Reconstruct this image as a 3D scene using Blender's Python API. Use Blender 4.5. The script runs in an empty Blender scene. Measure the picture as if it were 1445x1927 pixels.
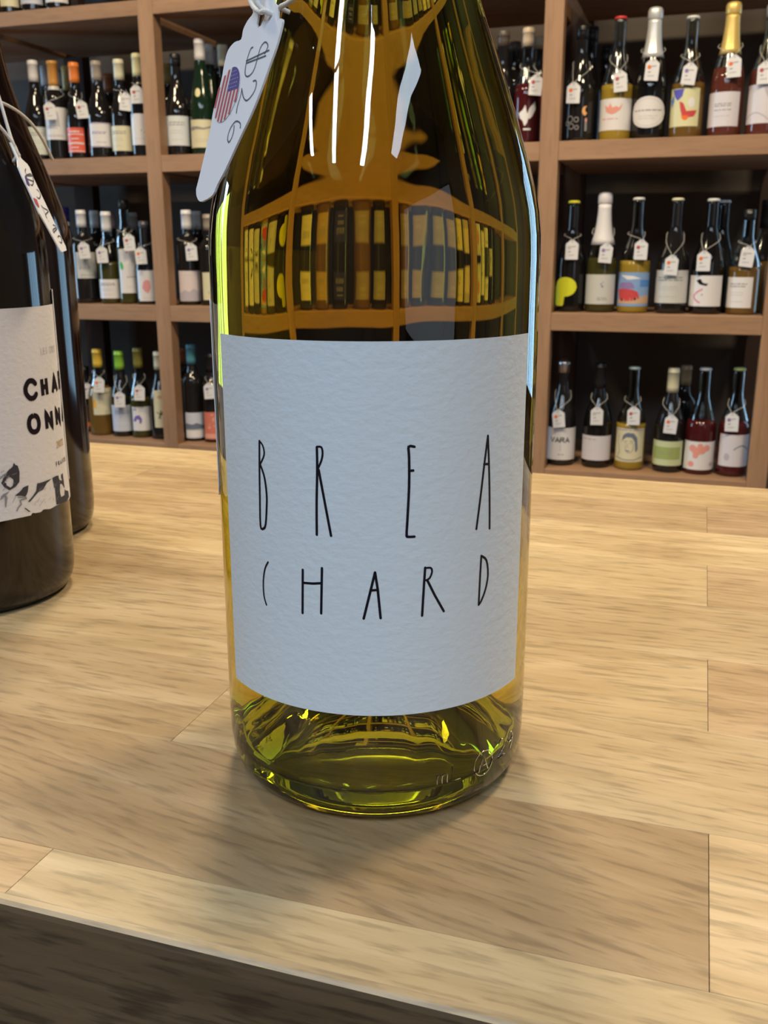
import bpy, bmesh, math, random
from mathutils import Vector, Matrix, noise
random.seed(7)
C = bpy.context.scene.collection
SC = bpy.context.scene
PI = math.pi

# ---------------------------------------------------------------- camera
cam_d = bpy.data.cameras.new('camera'); cam = bpy.data.objects.new('camera', cam_d); C.objects.link(cam)
cR = Vector((0.95102167, 0.3091223, -0.00108887)); cU = Vector((-0.08039855, 0.25074608, 0.96470849)); cF = Vector((-0.29848594, 0.91737114, -0.26331795))
cam.matrix_world = Matrix(((cR.x, cU.x, -cF.x, 0), (cR.y, cU.y, -cF.y, 0), (cR.z, cU.z, -cF.z, 0.13782), (0, 0, 0, 1)))
cam_d.sensor_fit = 'HORIZONTAL'; cam_d.sensor_width = 36.0; cam_d.lens = 1795.22 * 36 / 1445
cam_d.clip_start = 0.01; cam_d.clip_end = 50
cam_d.dof.use_dof = True; cam_d.dof.focus_distance = 0.235; cam_d.dof.aperture_fstop = 68
SC.camera = cam

# ---------------------------------------------------------------- world, exposure
w = bpy.data.worlds.new('world'); SC.world = w; w.use_nodes = True
w.node_tree.nodes['Background'].inputs[0].default_value = (0.75, 0.86, 1.0, 1)
w.node_tree.nodes['Background'].inputs[1].default_value = 0.07
SC.view_settings.view_transform = 'Standard'; SC.view_settings.look = 'None'
SC.view_settings.gamma = 1; SC.view_settings.use_curve_mapping = False
SC.view_settings.exposure = 0.0
cy = SC.cycles
cy.caustics_reflective = False; cy.caustics_refractive = False
cy.max_bounces = 20; cy.transmission_bounces = 18; cy.glossy_bounces = 8; cy.diffuse_bounces = 4; cy.transparent_max_bounces = 24

# ---------------------------------------------------------------- lamps of the shop
def area(name, loc, target, sx, sy, power, col):
    l = bpy.data.lights.new(name, 'AREA'); l.shape = 'RECTANGLE'; l.size = sx; l.size_y = sy; l.energy = power; l.color = col
    o = bpy.data.objects.new(name, l); C.objects.link(o); o.location = loc
    d = Vector(target) - Vector(loc); o.rotation_euler = d.to_track_quat('-Z', 'Y').to_euler()
    return o
COOL = (0.72, 0.86, 1.0); WARM = (1.0, 0.80, 0.52)
CZ = 1.98
CEIL_PANELS = [(-1.45, -1.55, 0.11, 1.1, 20), (-0.62, -1.75, 0.14, 1.3, 24), (0.30, -1.75, 0.13, 1.3, 24), (1.35, -1.15, 0.26, 1.2, 12)]
for (x, y, sx, sy, pw) in CEIL_PANELS:
    area('panel_light', (x, y, CZ), (x, y, 0), sx, sy, pw, COOL)
WARM_LAMPS = [(-1.6, 1.25, 0.16), (-0.5, 1.3, 0.16), (0.6, 1.25, 0.16)]
for (x, y, s) in WARM_LAMPS:
    area('warm_light', (x, y, CZ - .02), (x, y, 0), s * 2, s * 2, 33, WARM)
WINDOWS = [((1.24, 3.27, .32), (1.1, 0.5, .2), .95, 1.35, 17), ((-4.12, 1.9, .5), (0, .5, 0), .5, 1.4, 34)]
for loc, tgt, sx, sy, pw in WINDOWS:
    o = area('window_daylight', loc, (loc[0] if loc[1] > 3 else 0, 0 if loc[1] > 3 else loc[1], loc[2]), sx, sy, pw, (0.42, 0.72, 1.0))
area('window_daylight', (2.26, -1.5, 0.6), (0, -1.5, 0.6), 1.9, 1.5, 9, COOL)

# ---------------------------------------------------------------- helpers
def link(name, me, mat, parent=None):
    o = bpy.data.objects.new(name, me); C.objects.link(o)
    if mat is not None and len(me.materials) == 0: me.materials.append(mat)
    if parent is not None: o.parent = parent
    return o
def mesh(name, verts, faces, smooth=False):
    me = bpy.data.meshes.new(name); me.from_pydata([tuple(v) for v in verts], [], faces); me.validate(); me.update()
    if smooth:
        for p in me.polygons: p.use_smooth = True
    return me
def thing(name, label, cat, loc=(0, 0, 0), rz=0, group=None):
    o = bpy.data.objects.new(name, None); C.objects.link(o); o.location = loc; o.rotation_euler = (0, 0, rz)
    o.empty_display_size = .02
    o['label'] = label; o['category'] = cat
    if group: o['group'] = group
    return o
def boxv(x0, x1, y0, y1, z0, z1, b=0.0):
    bm = bmesh.new(); bmesh.ops.create_cube(bm, size=1)
    for v in bm.verts:
        v.co = Vector(((x0 + x1) / 2 + v.co.x * (x1 - x0), (y0 + y1) / 2 + v.co.y * (y1 - y0), (z0 + z1) / 2 + v.co.z * (z1 - z0)))
    if b > 0: bmesh.ops.bevel(bm, geom=bm.edges[:], offset=b, segments=2, affect='EDGES', profile=.5)
    me = bpy.data.meshes.new('box'); bm.to_mesh(me); bm.free(); return me
def box(name, x0, x1, y0, y1, z0, z1, mat, parent=None, b=0.0):
    return link(name, boxv(x0, x1, y0, y1, z0, z1, b), mat, parent)
def struct(o): o['kind'] = 'structure'; return o
def lathe(prof, n=32, close_top=True, close_bot=True, fn=None):
    V = []; Fc = []
    m = len(prof)
    for i, (r, z) in enumerate(prof):
        for k in range(n):
            a = 2 * PI * k / n; rr, zz = (r, z) if fn is None else fn(i, k, r, z, a)
            V.append((rr * math.cos(a), rr * math.sin(a), zz))
    for i in range(m - 1):
        for k in range(n):
            k2 = (k + 1) % n
            Fc.append((i * n + k, i * n + k2, (i + 1) * n + k2, (i + 1) * n + k))
    if close_bot: Fc.append(tuple(range(n - 1, -1, -1)))
    if close_top: Fc.append(tuple((m - 1) * n + k for k in range(n)))
    return V, Fc
def tube(pts, r, n=6):
    pts = [Vector(p) for p in pts]; V = []; Fc = []
    for i, p in enumerate(pts):
        t = (pts[min(i + 1, len(pts) - 1)] - pts[max(i - 1, 0)]).normalized()
        a = t.cross(Vector((0, 0, 1)) if abs(t.z) < .9 else Vector((1, 0, 0))).normalized(); b = t.cross(a)
        for k in range(n):
            c = 2 * PI * k / n; V.append(p + a * (r * math.cos(c)) + b * (r * math.sin(c)))
    for i in range(len(pts) - 1):
        for k in range(n):
            k2 = (k + 1) % n; Fc.append((i * n + k, (i + 1) * n + k, (i + 1) * n + k2, i * n + k2))
    Fc.append(tuple(range(n))); Fc.append(tuple((len(pts) - 1) * n + k for k in range(n - 1, -1, -1)))
    return V, Fc
def smoothline(pts, sub=5):
    P = [Vector(p) for p in pts]; o = []
    for i in range(len(P) - 1):
        p0 = P[max(i - 1, 0)]; p1 = P[i]; p2 = P[i + 1]; p3 = P[min(i + 2, len(P) - 1)]
        for s in range(sub):
            t = s / sub
            o.append(.5 * ((2 * p1) + (p2 - p0) * t + (2 * p0 - 5 * p1 + 4 * p2 - p3) * t * t + (3 * p1 - p0 - 3 * p2 + p3) * t ** 3))
    o.append(P[-1]); return o

# ---- flat drawing in a 2-D (s, z) sheet, later wrapped on a cylinder or laid on a plane
class Ink:
    def __init__(self): self.V = []; self.F = []
    def quad(self, p):
        n = len(self.V); self.V += p; self.F.append(tuple(range(n, n + len(p))))
    def stroke(self, pts, wd, cap=True, step=None):
        P = [Vector((p[0], p[1])) for p in pts]
        if step:
            Q = [P[0]]
            for a, b in zip(P, P[1:]):
                k = max(1, int((b - a).length / step))
                for i in range(1, k + 1): Q.append(a.lerp(b, i / k))
            P = Q
        h = wd / 2; n0 = len(self.V)
        for i, p in enumerate(P):
            t = (P[min(i + 1, len(P) - 1)] - P[max(i - 1, 0)])
            t = t.normalized() if t.length > 1e-9 else Vector((1, 0)); nn = Vector((-t.y, t.x))
            # mitre
            m = 1.0
            if 0 < i < len(P) - 1:
                t1 = (P[i] - P[i - 1]).normalized(); m = 1 / max(.6, abs(nn.dot(Vector((-t1.y, t1.x)))))
            self.V += [tuple(p + nn * h * m), tuple(p - nn * h * m)]
        for i in range(len(P) - 1):
            self.F.append((n0 + 2 * i, n0 + 2 * i + 1, n0 + 2 * i + 3, n0 + 2 * i + 2))
        if cap:
            for p in (P[0], P[-1]):
                c = len(self.V); K = 10
                for k in range(K): self.V.append((p.x + h * math.cos(2 * PI * k / K), p.y + h * math.sin(2 * PI * k / K)))
                self.F.append(tuple(range(c, c + K)))
    def fill(self, poly, cols=14, hole=None):
        """polygon filled by narrow columns, so that it bends with the surface"""
        xs = [p[0] for p in poly]; a, b = min(xs), max(xs)
        def cuts(pl, x):
            o = []
            for i in range(len(pl)):
                p, q = pl[i], pl[(i + 1) % len(pl)]
                if (p[0] <= x < q[0]) or (q[0] <= x < p[0]): o.append(p[1] + (q[1] - p[1]) * (x - p[0]) / (q[0] - p[0]))
            return sorted(o)
        for i in range(cols):
            x0 = a + (b - a) * i / cols; x1 = a + (b - a) * (i + 1) / cols; e = (b - a) * 1e-3
            def spans(x):
                c = cuts(poly, x) + (cuts(hole, x) if hole else []); c.sort(); return [(c[j], c[j + 1]) for j in range(0, len(c) - 1, 2)]
            s0, s1, sm = spans(x0 + e), spans(x1 - e), spans((x0 + x1) / 2)
            if len(s0) == len(s1) == len(sm):
                for p, q in zip(s0, s1): self.quad([(x0, p[0]), (x1, q[0]), (x1, q[1]), (x0, p[1])])
            else:
                for p in sm: self.quad([(x0, p[0]), (x1, p[0]), (x1, p[1]), (x0, p[1])])
    def ellipse(self, cx, cy, rx, ry, rot=0, cols=14):
        P = []
        for k in range(28):
            t = 2 * PI * k / 28; x = rx * math.cos(t); y = ry * math.sin(t)
            P.append((cx + x * math.cos(rot) - y * math.sin(rot), cy + x * math.sin(rot) + y * math.cos(rot)))
        self.fill(P, cols)
    def rect(self, x0, x1, y0, y1, cols=10):
        for i in range(cols):
            a = x0 + (x1 - x0) * i / cols; b = x0 + (x1 - x0) * (i + 1) / cols
            self.quad([(a, y0), (b, y0), (b, y1), (a, y1)])
    def wrap(self, f, name='print'):
        return mesh(name, [f(*v) for v in self.V], self.F)
FONT = {
 'A': [[(0, 0), (.5, 1), (1, 0)], [(.2, .33), (.8, .33)]], 'C': [[(1, .82), (.75, 1), (.35, 1), (.05, .72), (0, .5), (.05, .28), (.35, 0), (.75, 0), (1, .18)]],
 'D': [[(0, 0), (0, 1), (.5, 1), (.95, .7), (.95, .3), (.5, 0), (0, 0)]], 'E': [[(.85, 0), (0, 0), (0, 1), (.85, 1)], [(0, .52), (.7, .52)]],
 'F': [[(0, 0), (0, 1), (.85, 1)], [(0, .52), (.7, .52)]], 'H': [[(0, 0), (0, 1)], [(1, 0), (1, 1)], [(0, .5), (1, .5)]],
 'L': [[(0, 1), (0, 0), (.85, 0)]], 'N': [[(0, 0), (0, 1), (1, 0), (1, 1)]], 'M': [[(0, 0), (0, 1), (.5, .4), (1, 1), (1, 0)]],
 'O': [[(.5, 1), (.15, .88), (0, .5), (.15, .12), (.5, 0), (.85, .12), (1, .5), (.85, .88), (.5, 1)]],
 'R': [[(0, 0), (0, 1), (.65, 1), (.9, .78), (.65, .52), (0, .52)], [(.5, .52), (.95, 0)]], 'S': [[(.9, .85), (.5, 1), (.1, .8), (.2, .58), (.8, .42), (.9, .2), (.5, 0), (.05, .15)]],
 'V': [[(0, 1), (.5, 0), (1, 1)]], 'Y': [[(0, 1), (.5, .5), (1, 1)], [(.5, .5), (.5, 0)]], 'U': [[(0, 1), (0, .25), (.3, 0), (.7, 0), (1, .25), (1, 1)]],
 '2': [[(.05, .8), (.3, 1), (.75, 1), (.95, .75), (.8, .5), (0, 0), (1, 0)]], '0': [[(.5, 1), (.1, .8), (.1, .2), (.5, 0), (.9, .2), (.9, .8), (.5, 1)]],
 '9': [[(.9, .65), (.7, .45), (.3, .45), (.1, .7), (.3, 1), (.7, 1), (.9, .8), (.85, .4), (.5, 0)]], 'm': [[(0, 0), (0, .6)], [(0, .5), (.25, .6), (.45, .5), (.45, 0)], [(.45, .5), (.75, .6), (.95, .5), (.95, 0)]],
}
def write(ink, s, x, y, wd, h, gap, th):
    for ch in s:
        if ch != ' ':
            for st in FONT[ch]: ink.stroke([(x + p[0] * wd, y + p[1] * h) for p in st], th)
        x += wd + gap
    return x

# ---------------------------------------------------------------- materials
def nt(name):
    m = bpy.data.materials.new(name); m.use_nodes = True; t = m.node_tree; return m, t, t.nodes['Principled BSDF']
def simple(name, col, rough=.5, metal=0, coat=0, spec=.5, bump=0, bscale=200):
    m, t, b = nt(name); b.inputs['Base Color'].default_value = (*col, 1); b.inputs['Roughness'].default_value = rough; b.inputs['Metallic'].default_value = metal
    b.inputs['Coat Weight'].default_value = coat; b.inputs['Specular IOR Level'].default_value = spec
    n = t.nodes.new('ShaderNodeTexNoise'); n.inputs['Scale'].default_value = bscale; n.inputs['Detail'].default_value = 3
    tc = t.nodes.new('ShaderNodeTexCoord'); t.links.new(tc.outputs['Object'], n.inputs['Vector'])
    if bump:
        bp = t.nodes.new('ShaderNodeBump'); bp.inputs['Strength'].default_value = bump; bp.inputs['Distance'].default_value = .0004
        t.links.new(n.outputs['Fac'], bp.inputs['Height']); t.links.new(bp.outputs['Normal'], b.inputs['Normal'])
    # slight tonal wear
    mx = t.nodes.new('ShaderNodeMix'); mx.data_type = 'RGBA'; mx.inputs[0].default_value = .1
    mx.inputs[6].default_value = (*col, 1); t.links.new(n.outputs['Color'], mx.inputs[7]); mx.blend_type = 'SOFT_LIGHT'
    t.links.new(mx.outputs[2], b.inputs['Base Color'])
    return m
def wood(name, c1, c2, c3, gx, gy, rough=.45, use_obj=True, bump=.15, rot=0.0, dark=.5, coat=0):
    m, t, b = nt(name); N = t.nodes.new; L = t.links.new
    tc = N('ShaderNodeTexCoord'); oi = N('ShaderNodeObjectInfo')
    geo = N('ShaderNodeNewGeometry')
    ad = N('ShaderNodeVectorMath'); ad.operation = 'MULTIPLY_ADD'; L(tc.outputs['Object'], ad.inputs[0]); ad.inputs[1].default_value = (1, 1, 1)
    rn = N('ShaderNodeVectorMath'); rn.operation = 'SCALE'; rn.inputs[0].default_value = (31, 17, 23); L(oi.outputs['Random'], rn.inputs['Scale']); L(rn.outputs[0], ad.inputs[2])
    mp = N('ShaderNodeMapping'); mp.inputs['Scale'].default_value = (gx, gy, gy); 
    if use_obj and rot == 9:
        an = N('ShaderNodeAttribute'); an.attribute_type = 'OBJECT'; an.attribute_name = 'grain_angle'
        cx = N('ShaderNodeCombineXYZ'); L(an.outputs['Fac'], cx.inputs[2])
        vr = N('ShaderNodeVectorRotate'); vr.rotation_type = 'EULER_XYZ'; L(ad.outputs[0], vr.inputs['Vector']); L(cx.outputs[0], vr.inputs['Rotation']); src = vr.outputs[0]
    else: src = ad.outputs[0]
    L(src, mp.inputs['Vector'])
    n1 = N('ShaderNodeTexNoise'); n1.inputs['Scale'].default_value = 1; n1.inputs['Detail'].default_value = 6; n1.inputs['Roughness'].default_value = .62; n1.inputs['Distortion'].default_value = .35; L(mp.outputs[0], n1.inputs['Vector'])
    mp2 = N('ShaderNodeMapping'); mp2.inputs['Scale'].default_value = (gx * 5.5, gy * 4, gy * 4); L(src, mp2.inputs['Vector'])
    n2 = N('ShaderNodeTexNoise'); n2.inputs['Scale'].default_value = 1; n2.inputs['Detail'].default_value = 3; L(mp2.outputs[0], n2.inputs['Vector'])
    mp3 = N('ShaderNodeMapping'); mp3.inputs['Scale'].default_value = (gx * .55, gy * .28, gy * .28); L(src, mp3.inputs['Vector'])
    n3 = N('ShaderNodeTexNoise'); n3.inputs['Scale'].default_value = 1; n3.inputs['Detail'].default_value = 2; n3.inputs['Distortion'].default_value = 1.0; L(mp3.outputs[0], n3.inputs['Vector'])
    cr = N('ShaderNodeValToRGB'); cr.color_ramp.elements[0].position = .36; cr.color_ramp.elements[0].color = (*c1, 1); cr.color_ramp.elements[1].position = .64; cr.color_ramp.elements[1].color = (*c3, 1)
    e = cr.color_ramp.elements.new(.5); e.color = (*c2, 1)
    av = N('ShaderNodeMath'); av.operation = 'MULTIPLY_ADD'; L(n1.outputs['Fac'], av.inputs[0]); av.inputs[1].default_value = .55
    s3 = N('ShaderNodeMath'); s3.operation = 'MULTIPLY'; L(n3.outputs['Fac'], s3.inputs[0]); s3.inputs[1].default_value = .45; L(s3.outputs[0], av.inputs[2]); L(av.outputs[0], cr.inputs[0])
    # dark pores, short dashes along the grain
    pr = N('ShaderNodeValToRGB'); pr.color_ramp.elements[0].position = .34; pr.color_ramp.elements[0].color = (1 - dark,) * 3 + (1,); pr.color_ramp.elements[1].position = .5; pr.color_ramp.elements[1].color = (1, 1, 1, 1); L(n2.outputs['Fac'], pr.inputs[0])
    mu = N('ShaderNodeMix'); mu.data_type = 'RGBA'; mu.blend_type = 'MULTIPLY'; mu.inputs[0].default_value = 1; L(cr.outputs[0], mu.inputs[6]); L(pr.outputs[0], mu.inputs[7])
    out = mu.outputs[2]
    if use_obj:
        m2 = N('ShaderNodeMix'); m2.data_type = 'RGBA'; m2.blend_type = 'MULTIPLY'; m2.inputs[0].default_value = 1; L(out, m2.inputs[6]); L(oi.outputs['Color'], m2.inputs[7]); out = m2.outputs[2]
    L(out, b.inputs['Base Color']); b.inputs['Roughness'].default_value = rough; b.inputs['Coat Weight'].default_value = coat; b.inputs['Coat Roughness'].default_value = .35
    bp = N('ShaderNodeBump'); bp.inputs['Strength'].default_value = bump; bp.inputs['Distance'].default_value = .0005; L(n2.outputs['Fac'], bp.inputs['Height']); L(bp.outputs[0], b.inputs['Normal'])
    return m
def ink_mat(name, col, rough=.6): return simple(name, col, rough, bscale=900, spec=.15)
M = {}
M['stave'] = wood('oiled_oak', (.41, .290, .155), (.51, .375, .215), (.62, .475, .295), 12, 125, rough=.42, bump=.2, dark=.30, coat=.12, rot=9)
M['edge'] = wood('shade_toned_oak_edge', (.10, .062, .03), (.15, .095, .048), (.2, .13, .07), 11, 120, rough=.6, bump=.2, dark=.5)  # oak darkened so the counter front's shade sits in its colour
M['shelf'] = wood('stained_pine', (.33, .19, .11), (.38, .222, .128), (.43, .255, .15), 3, 26, rough=.55, bump=.08, dark=.12)
M['shelf_post'] = wood('stained_pine_upright', (.33, .19, .11), (.38, .222, .128), (.43, .255, .15), 26, 3, rough=.55, bump=.08, dark=.12)
M['shelf_rear'] = simple('shade_toned_rear', (.05, .026, .018), .7, bscale=20)  # gloom of the bays put into the rear posts' brown; also colours window frames
M['backwall'] = simple('dark_plaster', (.12, .10, .088), .9, bscale=8)
M['wall'] = simple('brown_plaster', (.22, .18, .15), .9, bscale=6)
M['floor'] = wood('floor_boards', (.10, .07, .05), (.13, .09, .065), (.17, .12, .085), 2, 14, rough=.5)
M['ceiling'] = simple('grey_ceiling', (.20, .18, .16), .9, bscale=5)
M['paper'] = simple('textured_paper', (.80, .81, .80), .75, bump=.0, bscale=700, spec=.25)
def paper(name, col, strength, scale):
    m, t, b = nt(name); b.inputs['Base Color'].default_value = (*col, 1); b.inputs['Roughness'].default_value = .75; b.inputs['Specular IOR Level'].default_value = .25
    tc = t.nodes.new('ShaderNodeTexCoord'); mp = t.nodes.new('ShaderNodeMapping'); mp.inputs['Scale'].default_value = (1, 1, 1.5); t.links.new(tc.outputs['Object'], mp.inputs[0])
    n = t.nodes.new('ShaderNodeTexNoise'); n.inputs['Scale'].default_value = scale; n.inputs['Detail'].default_value = 2.5; t.links.new(mp.outputs[0], n.inputs['Vector'])
    bp = t.nodes.new('ShaderNodeBump'); bp.inputs['Strength'].default_value = strength; bp.inputs['Distance'].default_value = .0005
    t.links.new(n.outputs['Fac'], bp.inputs['Height']); t.links.new(bp.outputs[0], b.inputs['Normal']); return m
M['felt_paper'] = paper('felt_marked_paper', (.70, .77, .83), .38, 420)
M['ivory_paper'] = paper('white_felt_paper', (.83, .81, .83), .35, 420)
M['card'] = paper('smooth_card', (.78, .80, .87), .05, 600)
M['ink_black'] = ink_mat('ink_black', (.012, .010, .016), .35)
M['ink_plum'] = ink_mat('ink_plum_black', (.016, .008, .012), .9)
M['ink_grey'] = ink_mat('ink_grey', (.30, .30, .32)); M['ink_pen'] = ink_mat('pen_ink', (.10, .10, .13))
M['ink_gold'] = ink_mat('ink_gold', (.62, .42, .18)); M['ink_lightgrey'] = ink_mat('ink_light_grey', (.55, .56, .58))
M['ink_red'] = ink_mat('ink_red', (.50, .10, .12)); M['ink_blue'] = ink_mat('ink_blue', (.10, .08, .28))
M['string'] = simple('cotton_string', (.75, .73, .70), .9, bump=.4, bscale=1500)

# --- the clear olive glass with an absorbing body; wet (wine side) faces carry the wine/glass index ratio
def glass_mat():
    m = bpy.data.materials.new('olive_glass'); m.use_nodes = True; t = m.node_tree; t.nodes.clear(); N = t.nodes.new; L = t.links.new
    out = N('ShaderNodeOutputMaterial'); g = N('ShaderNodeBsdfGlass'); g.inputs['Roughness'].default_value = 0.0
    at = N('ShaderNodeAttribute'); at.attribute_name = 'ior'; L(at.outputs['Fac'], g.inputs['IOR'])
    tc = N('ShaderNodeTexCoord'); n = N('ShaderNodeTexNoise'); n.inputs['Scale'].default_value = 55; n.inputs['Detail'].default_value = 1
    mp = N('ShaderNodeMapping'); mp.inputs['Scale'].default_value = (1, 1, .35); L(tc.outputs['Object'], mp.inputs[0]); L(mp.outputs[0], n.inputs['Vector'])
    bp = N('ShaderNodeBump'); bp.inputs['Strength'].default_value = .06; bp.inputs['Distance'].default_value = .001; L(n.outputs['Fac'], bp.inputs['Height']); L(bp.outputs[0], g.inputs['Normal'])
    L(g.outputs[0], out.inputs['Surface'])
    v = N('ShaderNodeVolumeAbsorption'); D = 220.0; s = (34, 21, 190)
    v.inputs['Color'].default_value = tuple(max(0, 1 - c / D) for c in s) + (1,); v.inputs['Density'].default_value = D; L(v.outputs[0], out.inputs['Volume'])
    return m
M['glass'] = glass_mat()
def wine_mat():
    m = bpy.data.materials.new('white_wine'); m.use_nodes = True; t = m.node_tree; t.nodes.clear(); N = t.nodes.new
    out = N('ShaderNodeOutputMaterial'); v = N('ShaderNodeVolumeAbsorption'); D = 30.0; s = (3.2, 9.5, 26)
    v.inputs['Color'].default_value = tuple(1 - c / D for c in s) + (1,); v.inputs['Density'].default_value = D; t.links.new(v.outputs[0], out.inputs['Volume'])
    return m
M['wine'] = wine_mat()
def bottle_glass(name, col, rough=.06, spec=.6):
    m, t, b = nt(name); N = t.nodes.new
    b.inputs['Base Color'].default_value = (*col, 1); b.inputs['Roughness'].default_value = rough; b.inputs['Specular IOR Level'].default_value = spec
    tc = N('ShaderNodeTexCoord'); n = N('ShaderNodeTexNoise'); n.inputs['Scale'].default_value = 30; bp = N('ShaderNodeBump'); bp.inputs['Strength'].default_value = .04; bp.inputs['Distance'].default_value = .002
    t.links.new(tc.outputs['Object'], n.inputs[0]); t.links.new(n.outputs['Fac'], bp.inputs['Height']); t.links.new(bp.outputs[0], b.inputs['Normal'])
    return m
GL = {'dark': (.012, .011, .012), 'black': (.006, .006, .007), 'green': (.010, .028, .016), 'olive': (.050, .048, .012), 'gold': (.33, .23, .03), 'amber': (.15, .085, .02), 'red': (.065, .008, .010), 'rose': (.11, .030, .022)}
for k, c in GL.items(): M['g_' + k] = bottle_glass(k + '_bottle_glass', c)
def clear_neck():
    m = bpy.data.materials.new('clear_neck_glass'); m.use_nodes = True; t = m.node_tree; t.nodes.clear(); N = t.nodes.new; L = t.links.new
    out = N('ShaderNodeOutputMaterial'); tr = N('ShaderNodeBsdfTransparent'); tr.inputs[0].default_value = (.52, .53, .47, 1); gl = N('ShaderNodeBsdfGlossy'); gl.inputs['Roughness'].default_value = .12
    gl.inputs['Color'].default_value = (.8, .85, .9, 1)
    lw = N('ShaderNodeLayerWeight'); lw.inputs[0].default_value = .35; mx = N('ShaderNodeMixShader'); L(lw.outputs['Facing'], mx.inputs[0]); L(tr.outputs[0], mx.inputs[1]); L(gl.outputs[0], mx.inputs[2]); L(mx.outputs[0], out.inputs['Surface'])
    return m
M['clear'] = clear_neck()
PAL = {'white': (.78, .78, .82), 'amber': (.62, .30, .07), 'orange': (.85, .25, .05), 'taupe': (.36, .31, .27), 'cream': (.74, .71, .52), 'paleyellow': (.80, .74, .42), 'black': (.012, .012, .014),
 'grey': (.34, .34, .35), 'gold': (.50, .36, .12), 'rust': (.34, .12, .05), 'palegrey': (.62, .64, .64), 'lilac': (.50, .44, .50), 'navy': (.03, .03, .22), 'smoke': (.08, .08, .10), 'pink': (.60, .45, .50),
 'yellow': (.82, .55, .07), 'lime': (.28, .60, .06), 'oldgold': (.22, .19, .04), 'teal': (.08, .27, .34), 'corkdark': (.10, .08, .07), 'cork': (.62, .50, .36), 'redcrown': (.65, .05, .06), 'whitecrown': (.75, .78, .80),
 'silver': (.72, .76, .82), 'goldfoil': (.85, .62, .20), 'whitefoil': (.80, .80, .86), 'yellowcrown': (.80, .75, .06), 'creamcrown': (.76, .76, .55), 'chrome': (.8, .8, .82), 'tealcrown': (.50, .68, .68), 'limecrown': (.62, .70, .25), 'tan': (.34, .25, .14),
 'palegreen': (.70, .75, .70), 'red': (.80, .14, .09), 'bluewhite': (.70, .76, .82), 'pinkwhite': (.74, .66, .68), 'brown': (.10, .05, .045), 'paleblue': (.62, .67, .82), 'coral': (.72, .22, .17), 'lemon': (.72, .72, .45),
 'lilacwhite': (.70, .69, .78), 'sky': (.25, .42, .75), 'greencream': (.60, .68, .42)}
def pm(k, ink=False):
    key = ('i_' if ink else 'p_') + k
    if key not in M:
        mt = 1 if k in ('chrome',) else (.35 if k in ('silver', 'goldfoil') else 0)
        M[key] = simple(k + ('_ink' if ink else '_cover'), PAL[k], .32 if not ink else .6, metal=mt, bscale=300)
    return M[key]
INK = {'purple': (.30, .22, .50), 'violet': (.20, .15, .50), 'leafgreen': (.10, .50, .15), 'blot': (.75, .35, .38), 'sun': (.85, .48, .08), 'plant': (.07, .08, .06), 'navygrey': (.16, .20, .28), 'coralpale': (.80, .42, .35), 'moon': (.85, .45, .18),
 'orangespot': (.85, .20, .05), 'carred': (.60, .08, .09), 'sand': (.62, .42, .28), 'skyblue': (.10, .28, .70), 'lemonblob': (.72, .75, .04), 'pinkarc': (.72, .20, .32), 'sage': (.36, .45, .16), 'splat': (.80, .35, .30), 'violetblue': (.12, .12, .55), 'palewhite': (.80, .80, .85), 'lilacgrey': (.50, .47, .55)}
for k, c in INK.items(): M['k_' + k] = ink_mat(k + '_ink', c)
# ---- measured traces
MAIN_STROKES=[[(-0.7,0.09592),(-0.7072,0.09007),(-0.7131,0.08266),(-0.7168,0.07562),(-0.6954,0.07498),(-0.6741,0.07619),(-0.6611,0.08053),(-0.6578,0.08351),(-0.6694,0.08737),(-0.6941,0.08991),(-0.7036,0.09034)],[(-0.7036,0.09034),(-0.6752,0.0921),(-0.6656,0.09345),(-0.6765,0.09508),(-0.7,0.09592)],[(-0.3215,0.09597),(-0.3218,0.09082),(-0.3292,0.08318),(-0.3319,0.07566)],[(-0.3215,0.09606),(-0.2956,0.09603),(-0.2892,0.09465),(-0.297,0.093),(-0.3155,0.09131)],[(-0.3134,0.09084),(-0.2835,0.0838),(-0.2492,0.07569)],[(0.2068,0.09625),(0.1752,0.0963),(0.1778,0.09389),(0.1787,0.08732),(0.1707,0.0797),(0.1665,0.07608),(0.1746,0.07558),(0.2105,0.07554)],[(0.1782,0.09085),(0.2009,0.0909)],[(0.6663,0.09714),(0.6453,0.09075),(0.6212,0.08259),(0.5979,0.07545)],[(0.6663,0.09714),(0.6806,0.09055),(0.6932,0.08261),(0.7008,0.07479)],[(0.6423,0.09063),(0.6806,0.0905)],[(-0.6649,0.06698),(-0.6919,0.0651),(-0.7095,0.06183),(-0.7087,0.05818),(-0.6906,0.05599)],[(-0.4228,0.0668),(-0.431,0.05605)],[(-0.3053,0.06776),(-0.3154,0.05661)],[(-0.4248,0.06361),(-0.3605,0.06376),(-0.3082,0.0641)],[(-0.0071,0.06732),(-0.0302,0.06324),(-0.0713,0.05605)],[(-0.0071,0.06732),(0.0074,0.06324),(0.023,0.05617)],[(-0.0268,0.06299),(0.0074,0.06309)],[(0.2736,0.06789),(0.2675,0.06367),(0.2584,0.0562)],[(0.2737,0.06779),(0.3064,0.06771),(0.3141,0.06672),(0.301,0.06528),(0.2793,0.06482)],[(0.2866,0.06479),(0.3333,0.06084),(0.3896,0.05663)],[(0.6407,0.06851),(0.6362,0.06434),(0.63,0.05634)],[(0.6407,0.06851),(0.6829,0.06703),(0.6983,0.06327),(0.6812,0.05978),(0.6503,0.0572),(0.63,0.05634)]]
MAIN_EMB=[(0.4605,0.01306),(0.7178,0.01264),(0.9694,0.01378)]
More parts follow.
